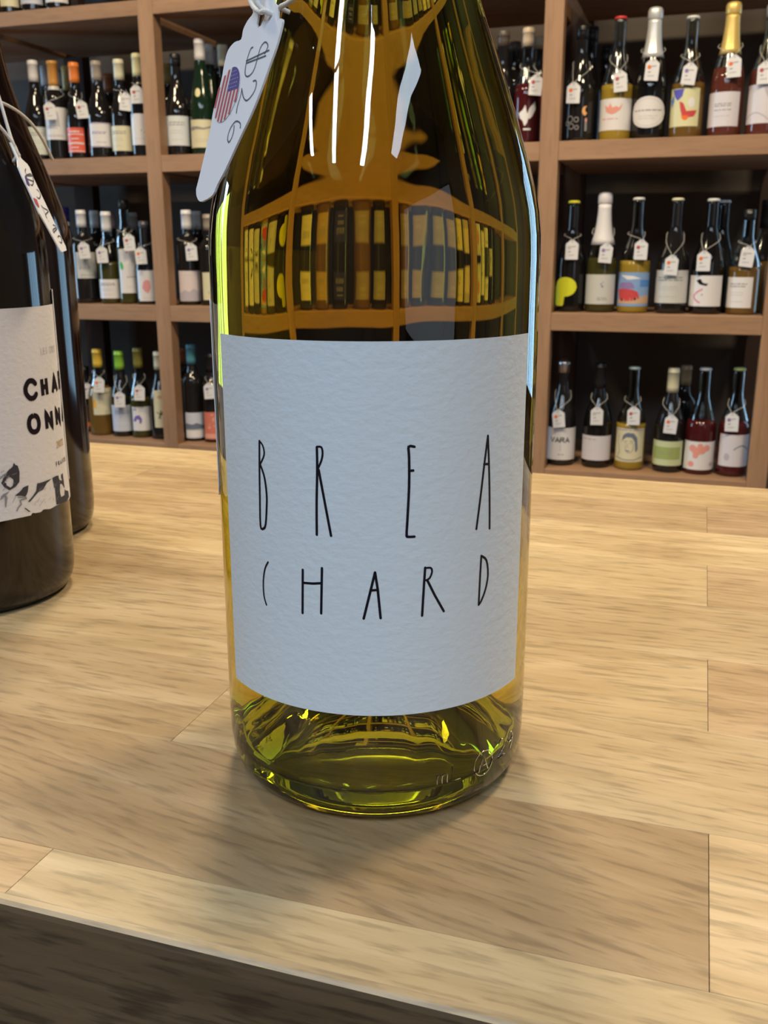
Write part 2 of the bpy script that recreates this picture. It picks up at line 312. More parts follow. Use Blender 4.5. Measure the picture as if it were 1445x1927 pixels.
SKETCH={'peak':[(0.3091,0.05327),(0.3569,0.05657),(0.4009,0.05808),(0.4307,0.05868),(0.4494,0.06036),(0.4663,0.05924),(0.492,0.05886),(0.4987,0.05638),(0.4931,0.05439),(0.4972,0.05294),(0.4434,0.05091),(0.3791,0.04996),(0.3336,0.0515)],'peakhole':[(0.3471,0.05382),(0.3781,0.05522),(0.4074,0.05482),(0.4325,0.05363),(0.422,0.05168),(0.392,0.05098),(0.355,0.05216)],'bird':[(0.4236,0.04749),(0.4796,0.04858),(0.5224,0.05009),(0.5808,0.05043),(0.572,0.04844),(0.5397,0.04624),(0.4861,0.047)],'ridge':[(0.5564,0.04403),(0.6217,0.04594),(0.6641,0.04743),(0.6666,0.05032),(0.726,0.05011),(0.8144,0.05026),(0.8979,0.05033),(0.8107,0.04924),(0.7587,0.0472),(0.6882,0.0468),(0.6187,0.04493),(0.5792,0.04383)],'tower':[(0.9074,0.05046),(0.9759,0.05067),(1.0293,0.05039),(1.031,0.04844),(1.1029,0.04754),(1.09,0.05004),(1.1436,0.05041),(1.148,0.04515),(1.1798,0.04),(1.1828,0.03798),(0.9349,0.03907),(0.942,0.04416)],'towerhole':[(1.0339,0.04669),(1.089,0.04637),(1.1549,0.04377),(1.1368,0.0411),(1.0415,0.04121),(1.0284,0.0433)],'rock1':[(1.1492,0.04295),(1.2832,0.04139),(1.2968,0.0388),(1.1631,0.03775)],'leftbit':[(0.2851,0.04779),(0.3172,0.04898),(0.3781,0.04956),(0.3343,0.04805),(0.2825,0.0468)],'branch':[(0.33,0.04829),(0.3488,0.04795),(0.343,0.04576),(0.3299,0.04361),(0.3203,0.04368),(0.3218,0.04612)],'crack':[(0.5216,0.04185),(0.5738,0.03992),(0.556,0.03987),(0.5101,0.04174)]}
SKETCH_LINES=[[(0.4581,0.04661),(0.5005,0.04626),(0.5391,0.04604)],[(0.5432,0.04549),(0.5036,0.04541),(0.4729,0.04515),(0.4822,0.04363),(0.4474,0.04269),(0.4309,0.04149)],[(0.3043,0.05511),(0.336,0.0561),(0.3617,0.05654)]]
LABEL2_BOTTOM=[(0.2605,0.03837),(0.4097,0.03847),(0.578,0.03831),(0.5807,0.03923),(0.6373,0.03869),(0.7021,0.03847),(0.7322,0.03923),(0.835,0.03839),(0.924,0.03875),(1.0529,0.0387),(1.2692,0.03775)]
TAG1={'P0':[-0.10189,0.20697,0.17],'n':[-0.6147,-0.73257,0.29237],'outline':[(-0.00699,-0.01975),(-0.00576,-0.02133),(-0.00299,-0.02272),(0.00047,-0.02249),(0.00404,-0.02154),(0.00527,-0.01941),(0.00796,-0.01621),(0.01163,-0.01035),(0.015,-0.00536),(0.01725,-0.00061),(0.01906,0.00476),(0.0202,0.00835),(0.02039,0.01274),(0.01867,0.01363),(0.01774,0.01348),(0.01632,0.01644),(0.01387,0.01784),(0.01218,0.01955),(0.00986,0.02142),(0.00387,0.02296),(0.00042,0.02205),(0.00096,0.02004),(0.00327,0.01791),(0.0011,0.01668),(-0.00031,0.01503),(-0.00027,0.01287),(-0.00387,0.01289),(-0.00679,0.01155),(-0.00716,0.0084),(-0.00668,0.00485),(-0.00742,-0.00153),(-0.00665,-0.00613),(-0.00658,-0.01066),(-0.00673,-0.01596)],'hole':[(0.0065,0.01692),(0.00995,0.01658),(0.01033,0.01559),(0.00926,0.01407),(0.00806,0.01376),(0.00678,0.01489)],'strokes':[[(0.00788,0.00974),(0.00678,0.00951),(0.0062,0.00749),(0.00637,0.00534),(0.00735,0.0039),(0.00929,0.00345),(0.01129,0.00436),(0.01186,0.00681),(0.01211,0.00884),(0.01349,0.00975),(0.01502,0.00937),(0.01595,0.00841),(0.01514,0.00719)],[(0.00592,0.00718),(0.01022,0.00731),(0.01704,0.00755)],[(0.00639,0.00664),(0.0117,0.00661),(0.01599,0.0066)],[(0.01234,0.00194),(0.0139,0.00179),(0.01453,0.00044),(0.01388,-0.00085),(0.01196,-0.00187),(0.01053,-0.0018),(0.00889,-0.00089),(0.00756,0.00046),(0.00689,0.00114)],[(0.00709,0.00099),(0.0072,-0.00044),(0.00699,-0.00159),(0.00677,-0.00275),(0.00706,-0.00409)],[(0.01118,-0.00772),(0.01062,-0.00673),(0.00894,-0.00608),(0.00746,-0.00603),(0.00592,-0.00694),(0.00522,-0.00831),(0.00544,-0.00953),(0.00647,-0.0103),(0.00751,-0.00972),(0.00789,-0.00833),(0.00747,-0.00687)]],'flag':[(0.00049,0.0068),(0.00341,0.0058),(0.00492,0.00414),(0.0057,0.00142),(0.00493,-0.00157),(0.00336,-0.00402),(0.00036,-0.00514),(-0.00181,-0.00515),(-0.00497,-0.00406),(-0.0061,-0.00269),(-0.00645,0.0001),(-0.00605,0.00377),(-0.00525,0.00563),(-0.00221,0.00677)],'canton':[(-0.00103,0.00684),(0.00081,0.00674),(0.00322,0.00582),(0.00492,0.00414),(0.00555,0.00097),(-0.00076,0.00084),(-0.00127,0.00408)],'cantonv':[(-0.0007,0.00096),(0.00586,0.00092)],'stripeend':[(0.00049,0.0068),(-0.00081,-0.00526)],'string':[[-0.09643,0.20901,0.19173],[-0.09661,0.20862,0.19037],[-0.09568,0.20717,0.1887],[-0.09349,0.20454,0.18671],[-0.09111,0.20207,0.18551],[-0.0894,0.2005,0.18517]],'string2':[[-0.0894,0.2005,0.18517],[-0.09241,0.20463,0.18919],[-0.0921,0.20489,0.19049]],'string3':[[-0.08614,0.19936,0.18574],[-0.08387,0.19752,0.18591],[-0.08096,0.19524,0.18632],[-0.07884,0.19356,0.18658]]}
TAG2={'P0':[-0.24514,0.32567,0.15543],'w':[-0.40711,0.90191,-0.14427],'u':[-0.39614,-0.03203,0.91763],'outline':[(-0.01815,0.01298),(-0.00516,0.02047),(0.00424,0.02482),(0.01261,0.02706),(0.00632,0.02161),(-0.00147,0.01571),(0.00387,0.01648),(0.00541,0.01535),(0.00368,0.01229),(0.00332,0.00881),(0.00367,0.00245),(0.00474,-0.01692),(0.00225,-0.01886),(-0.0106,-0.02154),(-0.01315,-0.02128),(-0.01849,-0.01231),(-0.02149,-0.00857),(-0.02138,0.0007),(-0.02228,0.00474),(-0.02113,0.00924)],'strokes':[[(-0.00664,0.01197),(-0.01081,0.00995),(-0.01041,0.00877),(-0.00157,0.01123),(0.00206,0.01134),(-0.00104,0.00857),(-0.00842,0.00522),(-0.01228,0.00453)],[(-0.01464,0.00742),(0.00206,0.01134)],[(-0.0149,0.0061),(-0.00157,0.00826)],[(-0.003,0.00477),(0.00071,0.00446),(-0.00125,0.00253),(-0.00756,0.00015),(-0.01123,3e-05)],[(-0.0094,-0.00289),(-0.00693,-0.00349),(0.00131,-0.00297),(-0.00968,-0.00663),(-0.01045,-0.00825),(-0.00984,-0.00592),(-0.01042,-0.00346)],[(-0.0097,-0.00903),(-0.00953,-0.00926)],[(-0.00314,-0.00949),(0.00157,-0.00901),(0.00184,-0.0101),(-0.00543,-0.01235),(-0.01032,-0.01377),(-0.00836,-0.01231),(0.00058,-0.00995)],[(-0.00544,-0.01479),(-0.00041,-0.01336),(0.00274,-0.01378),(-0.00218,-0.01651),(-0.00614,-0.01679)]],'blue':[(-0.01725,0.00662),(-0.01315,0.00777),(-0.014,0.00414),(-0.01662,0.0029),(-0.02066,0.00281)],'red':[(-0.02126,-0.00229),(-0.01423,-0.0017),(-0.01574,-0.00491),(-0.01939,-0.00583),(-0.02129,-0.0046)]}
BOTTLES=[
 ('bottle with plain white cap and pale green-white label', 'A', -2.0804, 2.79, 0.3031, 0.03639, 'burgundy', 'dark', 'white', 'sleeve', 0.2408, (-1.044, 0.87, 0.0207, 0.1039, 'palegreen', 'lines'), None),
 ('bottle with amber cap, grey band and tall white label', 'A', -2.0083, 2.79, 0.2975, 0.03448, 'bordeaux', 'dark', 'amber', 'band', 0.2248, (-1.257, 1.12, 0.0633, 0.1594, 'white', 'script'), (-0.0169, 0.1462)),
 ('slim bottle with bright orange cap and red striped label', 'A', -1.9293, 2.79, 0.2886, 0.036, 'burgundy', 'dark', 'orange', 'sleeve', 0.2302, (-1.186, 0.463, 0.0226, 0.0965, 'red', 'stripes'), (0.0152, 0.1454)),
 ('bottle with taupe cap and purple-bordered white label', 'A', -1.8477, 2.79, 0.2886, 0.03959, 'burgundy', 'dark', 'taupe', 'sleeve', 0.2323, (-0.921, 0.881, 0.0355, 0.1071, 'white', 'purple'), None),
 ('bottle with cream cap and cream label with cut corner', 'A', -1.7673, 2.79, 0.2887, 0.03396, 'burgundy', 'dark', 'cream', 'sleeve', 0.2298, (-1.56, 0.778, 0.0226, 0.0953, 'cream', 'lines'), (0.0136, 0.1614)),
 ('bottle with pale yellow cap beside the post', 'A', -1.7013, 2.79, 0.3013, 0.03088, 'bordeaux', 'dark', 'paleyellow', 'sleeve', 0.237, (-1.125, 0.906, 0.0379, 0.1283, 'white', 'leaves'), (-0.007, 0.1807)),
 ('bottle with black cap and blue-white label', 'A', -1.5699, 2.79, 0.2923, 0.04, 'burgundy', 'dark', 'black', 'sleeve', 0.2584, (-1.168, 0.884, 0.0312, 0.1157, 'bluewhite', 'lines'), None),
 ('tall green flute bottle with white cap and round medallion', 'A', -1.4865, 2.79, 0.3282, 0.037, 'flute', 'green', 'white', 'sleeve', 0.27, (-1.251, 0.913, 0.0228, 0.1022, 'cream', 'banner'), None),
 ('white-capped bottle behind the amber cap', 'A', -2.2041, 3.02, 0.3319, 0.0306, 'bordeaux', 'dark', 'white', 'sleeve', 0.2697, None, None),
 ('grey-capped bottle right of the amber cap', 'A', -2.1417, 3.02, 0.3152, 0.0306, 'bordeaux', 'dark', 'grey', 'sleeve', 0.2649, None, None),
 ('dull gold capped bottle left of the bright orange cap', 'A', -2.055, 2.93, 0.3075, 0.037, 'bordeaux', 'dark', 'gold', 'sleeve', 0.2345, None, None),
 ('rust-capped bottle left of the cream cap', 'A', -1.9325, 2.98, 0.2863, 0.037, 'bordeaux', 'dark', 'rust', 'sleeve', 0.2277, None, None),
 ('slim gold-capped bottle beside the left post', 'A', -1.689, 2.95, 0.2988, 0.036, 'bordeaux', 'dark', 'gold', 'sleeve', 0.2374, None, None),
 ('pale-capped bottle just right of the tall flute bottle', 'A', -1.503, 2.88, 0.331, 0.03041, 'flute', 'green', 'palegrey', 'sleeve', 0.274, None, None),
 ('lilac-grey capped bottle second behind the tall flute bottle', 'A', -1.5197, 2.97, 0.3329, 0.037, 'bordeaux', 'dark', 'lilac', 'sleeve', 0.2788, None, None),
 ("thin cream-capped bottle nearest the big bottle's paper tag", 'A', -1.4452, 2.86, 0.3224, 0.02959, 'burgundy', 'dark', 'cream', 'sleeve', 0.2631, None, None),
 ('navy-capped bottle with a white band, behind the dark bottles', 'B', -2.0409, 2.835, 0.3056, 0.037, 'bordeaux', 'dark', 'navy', 'sleeve', 0.2599, None, None),
 ('bottle with white cap and tall grey-white label', 'B', -1.9466, 2.79, 0.2942, 0.038, 'bordeaux', 'dark', 'white', 'sleeve', 0.2412, (-0.726, 1.456, 0.08, 0.1624, 'palegrey', 'script'), (0.0016, 0.169)),
 ('olive bottle with white cap and low white label', 'B', -1.8529, 2.79, 0.2881, 0.03434, 'burgundy', 'olive', 'white', 'sleeve', 0.2272, (-1.56, 0.984, 0.0165, 0.0772, 'white', 'lines'), (-0.0197, 0.1557)),
 ('dark-topped clear bottle with green leaf on tall label', 'B', -1.7847, 2.79, 0.3245, 0.03143, 'bordeaux', 'olive', 'black', 'sleeve', 0.2953, (-0.846, 1.19, 0.0341, 0.1721, 'white', 'leaf'), (0.0106, 0.1933)),
 ('bottle with clear neck and pink blot label by post', 'B', -1.7155, 2.79, 0.2572, 0.03661, 'burgundy', 'dark', 'smoke', 'sleeve', 0.236, (-0.812, 0.862, 0.01, 0.1064, 'white', 'blot'), (-0.0139, 0.1525)),
 ('bottle with white cap and pinkish label right of post', 'B', -1.5606, 2.79, 0.2891, 0.03774, 'bordeaux', 'dark', 'white', 'sleeve', 0.2316, (-0.967, 0.832, 0.0123, 0.1055, 'pinkwhite', 'mountain'), (0.0105, 0.1637)),
 ('bottle with grey cap and narrow cream label', 'B', -1.485, 2.79, 0.2755, 0.03675, 'bordeaux', 'dark', 'taupe', 'sleeve', 0.2278, (-0.721, 1.559, 0.0165, 0.101, 'cream', 'vmark'), None),
 ('white-capped bottle behind, left of the olive bottle', 'B', -1.9906, 2.93, 0.2984, 0.037, 'bordeaux', 'dark', 'palegrey', 'sleeve', 0.2429, None, None),
 ('pink-capped bottle behind the olive bottle', 'B', -1.9827, 3.015, 0.2961, 0.037, 'bordeaux', 'dark', 'pink', 'sleeve', 0.2429, None, None),
 ('grey-capped bottle behind the green leaf label', 'B', -1.8409, 2.93, 0.2896, 0.037, 'bordeaux', 'olive', 'grey', 'sleeve', 0.2365, None, None),
 ('pale-grey-capped bottle behind, right of the left post', 'B', -1.6011, 2.93, 0.2916, 0.037, 'bordeaux', 'dark', 'palegrey', 'sleeve', 0.2347, None, None),
 ('brown-labelled bottle with orange spot behind the dark bottles', 'C', -2.0147, 2.835, 0.2217, 0.038, 'bordeaux', 'dark', 'black', 'sleeve', 0.1665, (-0.423, 0.48, -0.0102, 0.0956, 'brown', 'orangespot'), (0.0064, 0.147)),
 ('clear bottle with yellow cap and cream sun label', 'C', -1.9271, 2.79, 0.2885, 0.04, 'burgundy', 'amber', 'yellow', 'sleeve', 0.2279, (-0.655, 1.21, 0.0706, 0.1605, 'cream', 'sun'), (-0.0011, 0.177)),
 ('bottle with bright green cap and pale blue label', 'C', -1.8426, 2.79, 0.284, 0.03672, 'burgundy', 'dark', 'lime', 'sleeve', 0.2237, (-1.184, 1.122, 0.0184, 0.1068, 'paleblue', 'lines'), (-0.0071, 0.1305)),
 ('olive bottle with violet swirl on white label', 'C', -1.7699, 2.79, 0.2966, 0.03488, 'burgundy', 'olive', 'oldgold', 'sleeve', 0.2316, (-0.976, 0.837, 0.024, 0.1047, 'white', 'swirl'), (-0.0024, 0.1563)),
 ('cream-capped bottle with dark plant label beside post', 'C', -1.692, 2.79, 0.2867, 0.038, 'burgundy', 'dark', 'cream', 'sleeve', 0.2291, (-0.661, 0.528, 0.0397, 0.1636, 'cream', 'plant'), None),
 ('bottle with teal cap and grey seascape label', 'C', -1.5693, 2.79, 0.3127, 0.0349, 'bordeaux', 'dark', 'teal', 'sleeve', 0.2508, (-0.941, 0.931, 0.0103, 0.0951, 'paleblue', 'seascape'), None),
 ('bottle with coral pink patterned label', 'C', -1.4983, 2.79, 0.2874, 0.0349, 'bordeaux', 'dark', 'black', 'sleeve', 0.2274, (-1.022, 0.929, 0.0109, 0.1004, 'coral', 'coralp'), (-0.009, 0.1734)),
 ('orange-brown capped bottle behind the teal cap', 'C', -1.6795, 2.93, 0.2863, 0.037, 'bordeaux', 'dark', 'rust', 'sleeve', 0.2338, None, None),
 ('dark-capped bottle with cream neck nearest the big bottle', 'A', -0.5656, 2.79, 0.2912, 0.03284, 'burgundy', 'dark', 'corkdark', 'sleeve', 0.2531, None, None),
 ('dark bottle behind, second from the big bottle', 'A', -0.5598, 2.93, 0.2903, 0.037, 'bordeaux', 'dark', 'corkdark', 'sleeve', 0.2655, None, None),
 ('red bottle with cork and white bird printed on glass', 'A', -0.4978, 2.79, 0.2947, 0.0337, 'burgundy', 'red', 'cork', 'sleeve', 0.2491, (-0.757, 0.897, 0.0299, 0.1103, 'none', 'bird'), (0.0232, 0.1477)),
 ('cork-topped red bottle behind, beside the right post', 'A', -0.4841, 2.9, 0.2937, 0.037, 'burgundy', 'red', 'cork', 'sleeve', 0.2612, None, None),
 ('black bottle with orange moon drawing', 'A', -0.354, 2.79, 0.2905, 0.04, 'burgundy', 'dark', 'black', 'sleeve', 0.2585, (-1.236, 0.906, 0.0242, 0.1059, 'none', 'moon'), (-0.017, 0.1227)),
 ('clear bottle with red crown cap and pink splatter label', 'A', -0.2573, 2.79, 0.3056, 0.041, 'burgundy', 'gold', 'redcrown', 'crown', 0.2943, (-1.555, 1.555, 0.0271, 0.1052, 'white', 'splatter'), (0.0068, 0.1453)),
 ('sparkling bottle with silver foil and oval white label', 'A', -0.1709, 2.79, 0.3221, 0.043, 'champ', 'black', 'silver', 'foil', 0.2018, (-1.252, 1.087, 0.029, 0.1062, 'white', 'oval'), (0.0003, 0.1673)),
 ('bottle with white crown cap and colourful painted label', 'A', -0.0768, 2.79, 0.2947, 0.042, 'burgundy', 'amber', 'whitecrown', 'crown', 0.2823, (-1.22, 0.791, 0.0295, 0.1213, 'lemon', 'painting'), (0.0001, 0.1539)),
 ('rosé bottle with gold foil and lilac-white label', 'A', 0.0191, 2.79, 0.3209, 0.041, 'champ', 'rose', 'goldfoil', 'foil', 0.1998, (-1.555, 0.902, 0.0261, 0.1082, 'lilacwhite', 'rightlines'), (0.0117, 0.1656)),
 ('rosé bottle at far right with grey wave label', 'A', 0.113, 2.79, 0.3082, 0.042, 'burgundy', 'rose', 'grey', 'sleeve', 0.2794, (-1.25, 0.844, 0.03, 0.1222, 'lilacwhite', 'wave'), (-0.0066, 0.147)),
 ('tall dark bottle behind the moon bottle', 'A', -0.345, 2.93, 0.3148, 0.037, 'burgundy', 'black', 'black', 'sleeve', 0.2772, None, None),
 ('short dark bottle behind, left of the red crown cap', 'A', -0.3111, 3.0, 0.2784, 0.037, 'bordeaux', 'black', 'black', 'sleeve', 0.2328, None, None),
 ('black bottle with yellow crown cap and yellow blob label', 'B', -0.3545, 2.79, 0.2968, 0.041, 'burgundy', 'black', 'yellowcrown', 'crown', 0.2856, (-1.556, 0.489, 0.0149, 0.0985, 'none', 'blob'), (-0.0006, 0.1682)),
 ('sparkling bottle with white foil and grey-white label', 'B', -0.271, 2.79, 0.3175, 0.041, 'champ', 'olive', 'whitefoil', 'foil', 0.1809, (-1.308, 1.163, 0.0221, 0.102, 'palegrey', 'cluster'), (0.0091, 0.1597)),
 ('pale green bottle with red car and beach label', 'B', -0.1818, 2.79, 0.3023, 0.041, 'burgundy', 'gold', 'whitecrown', 'crown', 0.2913, (-1.555, 1.37, 0.0177, 0.1081, 'sky', 'car'), (0.0134, 0.1679)),
 ('dark bottle with cream crown cap and grey-white label', 'B', -0.0805, 2.79, 0.2992, 0.042, 'burgundy', 'dark', 'creamcrown', 'crown', 0.287, (-1.553, 1.296, 0.0278, 0.1141, 'palegrey', 'lines'), (-0.0049, 0.1281)),
 ('black bottle with pink arc on white label', 'B', 0.0103, 2.79, 0.2963, 0.043, 'burgundy', 'black', 'whitecrown', 'crown', 0.2843, (-1.552, 1.084, 0.0207, 0.1008, 'white', 'arc'), (-0.0126, 0.1392)),
 ('amber bottle with narrow white label by right end', 'B', 0.1032, 2.79, 0.2683, 0.04, 'burgundy', 'amber', 'black', 'sleeve', 0.2416, (-1.296, 0.626, 0.0179, 0.0972, 'white', 'lines'), (0.0032, 0.1501)),
 ('golden bottle behind, at right end of middle shelf', 'B', 0.1514, 2.9, 0.2965, 0.04, 'burgundy', 'amber', 'black', 'sleeve', 0.2234, None, None),
 ('second white crown-capped black bottle behind the pink arc bottle', 'B', 0.0403, 2.9, 0.2969, 0.04, 'burgundy', 'black', 'whitecrown', 'crown', 0.2872, None, None),
 ('bottle with shiny domed cap and VARA label', 'C', -0.3603, 2.79, 0.3039, 0.041, 'burgundy', 'dark', 'chrome', 'dome', 0.2673, (-1.163, 1.555, 0.0174, 0.1115, 'white', 'vara'), (-0.0091, 0.1411)),
 ('black bottle with dark cap and pale lilac label', 'C', -0.2568, 2.79, 0.2968, 0.041, 'burgundy', 'black', 'black', 'sleeve', 0.2271, (-1.372, 1.246, 0.0225, 0.0939, 'lilacwhite', 'topline'), (-0.0035, 0.1542)),
 ('golden bottle with portrait drawing on cream label', 'C', -0.1629, 2.79, 0.2895, 0.041, 'burgundy', 'gold', 'tealcrown', 'crown', 0.2791, (-1.164, 1.111, 0.024, 0.1205, 'cream', 'portrait'), (0.0051, 0.1592)),
 ('dark green bottle with cream cap and green label', 'C', -0.0566, 2.79, 0.2903, 0.041, 'burgundy', 'dark', 'cream', 'sleeve', 0.2235, (-1.382, 1.22, 0.0202, 0.09, 'greencream', 'greenbox'), (0.0024, 0.1406)),
 ('red bottle with white crown cap and pink splotch label', 'C', 0.0274, 2.79, 0.2932, 0.041, 'burgundy', 'red', 'whitecrown', 'crown', 0.2815, (-1.191, 1.555, 0.0139, 0.0937, 'white', 'splotch'), None),
 ('red bottle with yellow-green crown cap and dark arc label', 'C', 0.1154, 2.79, 0.2963, 0.041, 'burgundy', 'red', 'limecrown', 'crown', 0.2848, (-0.951, 1.555, 0.0291, 0.1182, 'lilacwhite', 'darkarc'), (-0.0075, 0.1549)),
 ('tan-capped bottle behind the cream cap', 'C', -0.0248, 2.93, 0.2834, 0.037, 'bordeaux', 'dark', 'tan', 'sleeve', 0.2277, None, None),
 ('bottle with cream label at left corner', 'Z', -2.1426, 2.79, 0.35, 0.038, 'bordeaux', 'dark', 'cream', 'sleeve', 0.2924, (-0.843, 0.738, 0.0293, 0.1221, 'cream', 'plain'), None),
 ('bottle with pale blue label, middle', 'Z', -2.0565, 2.79, 0.3415, 0.038, 'bordeaux', 'dark', 'white', 'sleeve', 0.2843, (-1.356, 0.815, 0.0306, 0.1149, 'paleblue', 'plain'), None),
 ('bottle with white label, rightmost', 'Z', -1.966, 2.79, 0.3325, 0.039, 'bordeaux', 'dark', 'white', 'sleeve', 0.2758, (-1.116, 0.861, 0.0284, 0.1075, 'white', 'plain'), None),
]
# ================================================================ the room
FZ = -.95; RZ = 2.0
struct(box('floor', -4.2, 2.4, -3.5, 3.45, FZ - .05, FZ, M['floor']))
struct(box('ceiling', -4.2, 2.4, -3.5, 3.45, RZ, RZ + .05, M['ceiling']))
struct(box('wall_back', -4.2, 2.4, 3.32, 3.42, FZ, RZ, M['backwall']))
struct(box('wall_left', -4.3, -4.2, -3.5, 3.42, FZ, RZ, M['wall']))
struct(box('wall_right', 2.32, 2.42, -3.5, 3.42, FZ, RZ, M['wall']))
struct(box('wall_front', -4.2, 2.4, -3.6, -3.5, FZ, RZ, M['wall']))

def window(n, x0, x1, y0, y1, z0, z1, axis):
    root = bpy.data.objects.new('window_%d' % n, None); C.objects.link(root); root['kind'] = 'structure'
    t = .04
    if axis == 'y':
        for a in ((x0 - t, x0, z0 - t, z1 + t), (x1, x1 + t, z0 - t, z1 + t), (x0, x1, z0 - t, z0), (x0, x1, z1, z1 + t)): box('frame', a[0], a[1], y0, y1, a[2], a[3], M['shelf_rear'], root)
    else:
        for a in ((y0 - t, y0, z0 - t, z1 + t), (y1, y1 + t, z0 - t, z1 + t), (y0, y1, z0 - t, z0), (y0, y1, z1, z1 + t)): box('frame', x0, x1, a[0], a[1], a[2], a[3], M['shelf_rear'], root)
window(1, .765, 1.715, 3.27, 3.32, -.355, .995, 'y')
for xx in (.98, 1.20, 1.46): box('added_mullion', xx - .018, xx + .018, 3.235, 3.262, -.355, .995, M['shelf_rear'], bpy.data.objects['window_1'])  # unseen bars added to break up this window's glow in the bottle
window(2, -4.2, -4.13, 1.65, 2.15, -.2, 1.2, 'x')
window(3, 2.27, 2.32, -2.45, -.55, -.15, 1.35, 'x')

# ================================================================ shelving unit
SH = thing('wine_shelf', 'tall brown wooden wine shelf with square bays full of bottles behind the counter', 'shelf', (-1.0135, 2.7, FZ))
def sb(name, x0, x1, y0, y1, z0, z1, mat, b=.0015):
    return box(name, x0 + 1.0135, x1 + 1.0135, y0 - 2.7, y1 - 2.7, z0 - FZ, z1 - FZ, mat, SH, b)
PX = [-2.8035, -2.2065, -1.6100, -1.0135, -.4170, .1815]
TOPS = {'Z': .846, 'A': .419, 'B': -.026, 'C': -.467}
for x in PX:
    sb('post', x - .025, x + .025, 2.7, 2.745, FZ, 1.34, M['shelf_post'])
    sb('rear_post', x - .04, x + .04, 3.19, 3.235, FZ, 1.34, M['shelf_rear'])
for i in range(len(PX) - 1):
    for z in (.846, .419, -.026, -.467):
        sb('shelf_board', PX[i] + .025, PX[i + 1] - .025, 2.7006, 3.19, z - (.041 if z > .8 else .048), z, M['shelf'])
    sb('shelf_board', PX[i] + .025, PX[i + 1] - .025, 2.7006, 3.19, 1.27, 1.31, M['shelf'])
    sb('shelf_board', PX[i] + .025, PX[i + 1] - .025, 2.7006, 3.19, -.88, -.84, M['shelf'])

# ================================================================ counter
TB = thing('wooden_counter', 'light oak butcher block counter with staggered staves under the wine bottles', 'counter', (0, .145, FZ))
rows = [(.1476, .165)] + [(.165 + .0545 * k, .165 + .0545 * (k + 1)) for k in range(8)]
SW = .348; TH = .040
COLS = {  # (row, index of stave counted from the seam) -> tone
 (0, 0): (1.10, 1.10, 1.06), (0, -1): (1.0, .90, .80), (1, -1): (.78, .72, .67), (1, 0): (1.16, 1.13, 1.08), (2, 0): (.97, .96, .93), (2, -1): (.88, .84, .80), (3, -1): (1.0, .99, .95), (3, 0): (.93, .87, .84),
 (4, 0): (.93, .91, .88), (4, -1): (.92, .89, .84), (5, -1): (1.03, 1.03, .97), (5, 0): (.95, .90, .86), (6, 0): (1.13, 1.13, 1.08), (6, -1): (.98, .95, .90), (7, -1): (.88, .83, .76), (7, 0): (.80, .73, .68), (7, -2): (1.0, .98, .90),
 (8, 0): (1.03, 1.0, .92), (8, -1): (1.03, 1.0, .90)}
def stave_mesh(x0, x1, y0, y1):
    return boxv(x0, x1, y0, y1, 0, TH, .00014)
rr = random.Random(3)
for r, (y0, y1) in enumerate(rows):
    sx = .0122 if r % 2 == 1 else -.137
    for k in range(-4, 5):
        x0 = sx + SW * k; x1 = x0 + SW
        x0c, x1c = max(x0, -1.3), min(x1, 1.3)
        if x1c - x0c < .02: continue
        me = stave_mesh(x0c + .00006, x1c - .00006, y0 - .145 + .00002, y1 - .145 - .00002)
        o = link('stave', me, M['stave'], TB); o.location = (0, 0, -FZ - TH + rr.uniform(-.00004, 0))
        c = COLS.get((r, k), None)
        if c is None: v = rr.uniform(.86, 1.06); c = (v, v * rr.uniform(.95, 1), v * rr.uniform(.88, .98))
        ang = {(1, -1): -.19, (2, 0): -.06, (0, 0): -.04, (2, -1): -.05, (1, 0): -.08, (3, -1): .02}.get((r, k), rr.uniform(-.04, .04))
        o.color = (*c, 1); o['grain_angle'] = -ang
# front nosing: rounded arris, and a face with its shade put into the wood colour
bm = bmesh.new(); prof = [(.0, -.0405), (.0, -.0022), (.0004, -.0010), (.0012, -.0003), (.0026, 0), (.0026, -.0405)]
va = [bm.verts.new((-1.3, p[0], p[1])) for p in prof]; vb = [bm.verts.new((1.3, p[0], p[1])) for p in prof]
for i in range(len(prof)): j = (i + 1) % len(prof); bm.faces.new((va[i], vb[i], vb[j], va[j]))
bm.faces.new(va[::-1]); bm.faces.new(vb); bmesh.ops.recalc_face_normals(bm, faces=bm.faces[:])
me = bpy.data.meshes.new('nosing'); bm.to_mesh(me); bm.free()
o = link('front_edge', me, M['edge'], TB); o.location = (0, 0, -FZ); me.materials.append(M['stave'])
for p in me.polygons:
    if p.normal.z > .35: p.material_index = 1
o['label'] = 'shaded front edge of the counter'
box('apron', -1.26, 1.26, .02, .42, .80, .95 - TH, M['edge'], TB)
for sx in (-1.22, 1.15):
    for yy in (.03, .36): box('leg', sx, sx + .07, yy, yy + .07, 0, .80, M['edge'], TB, .002)

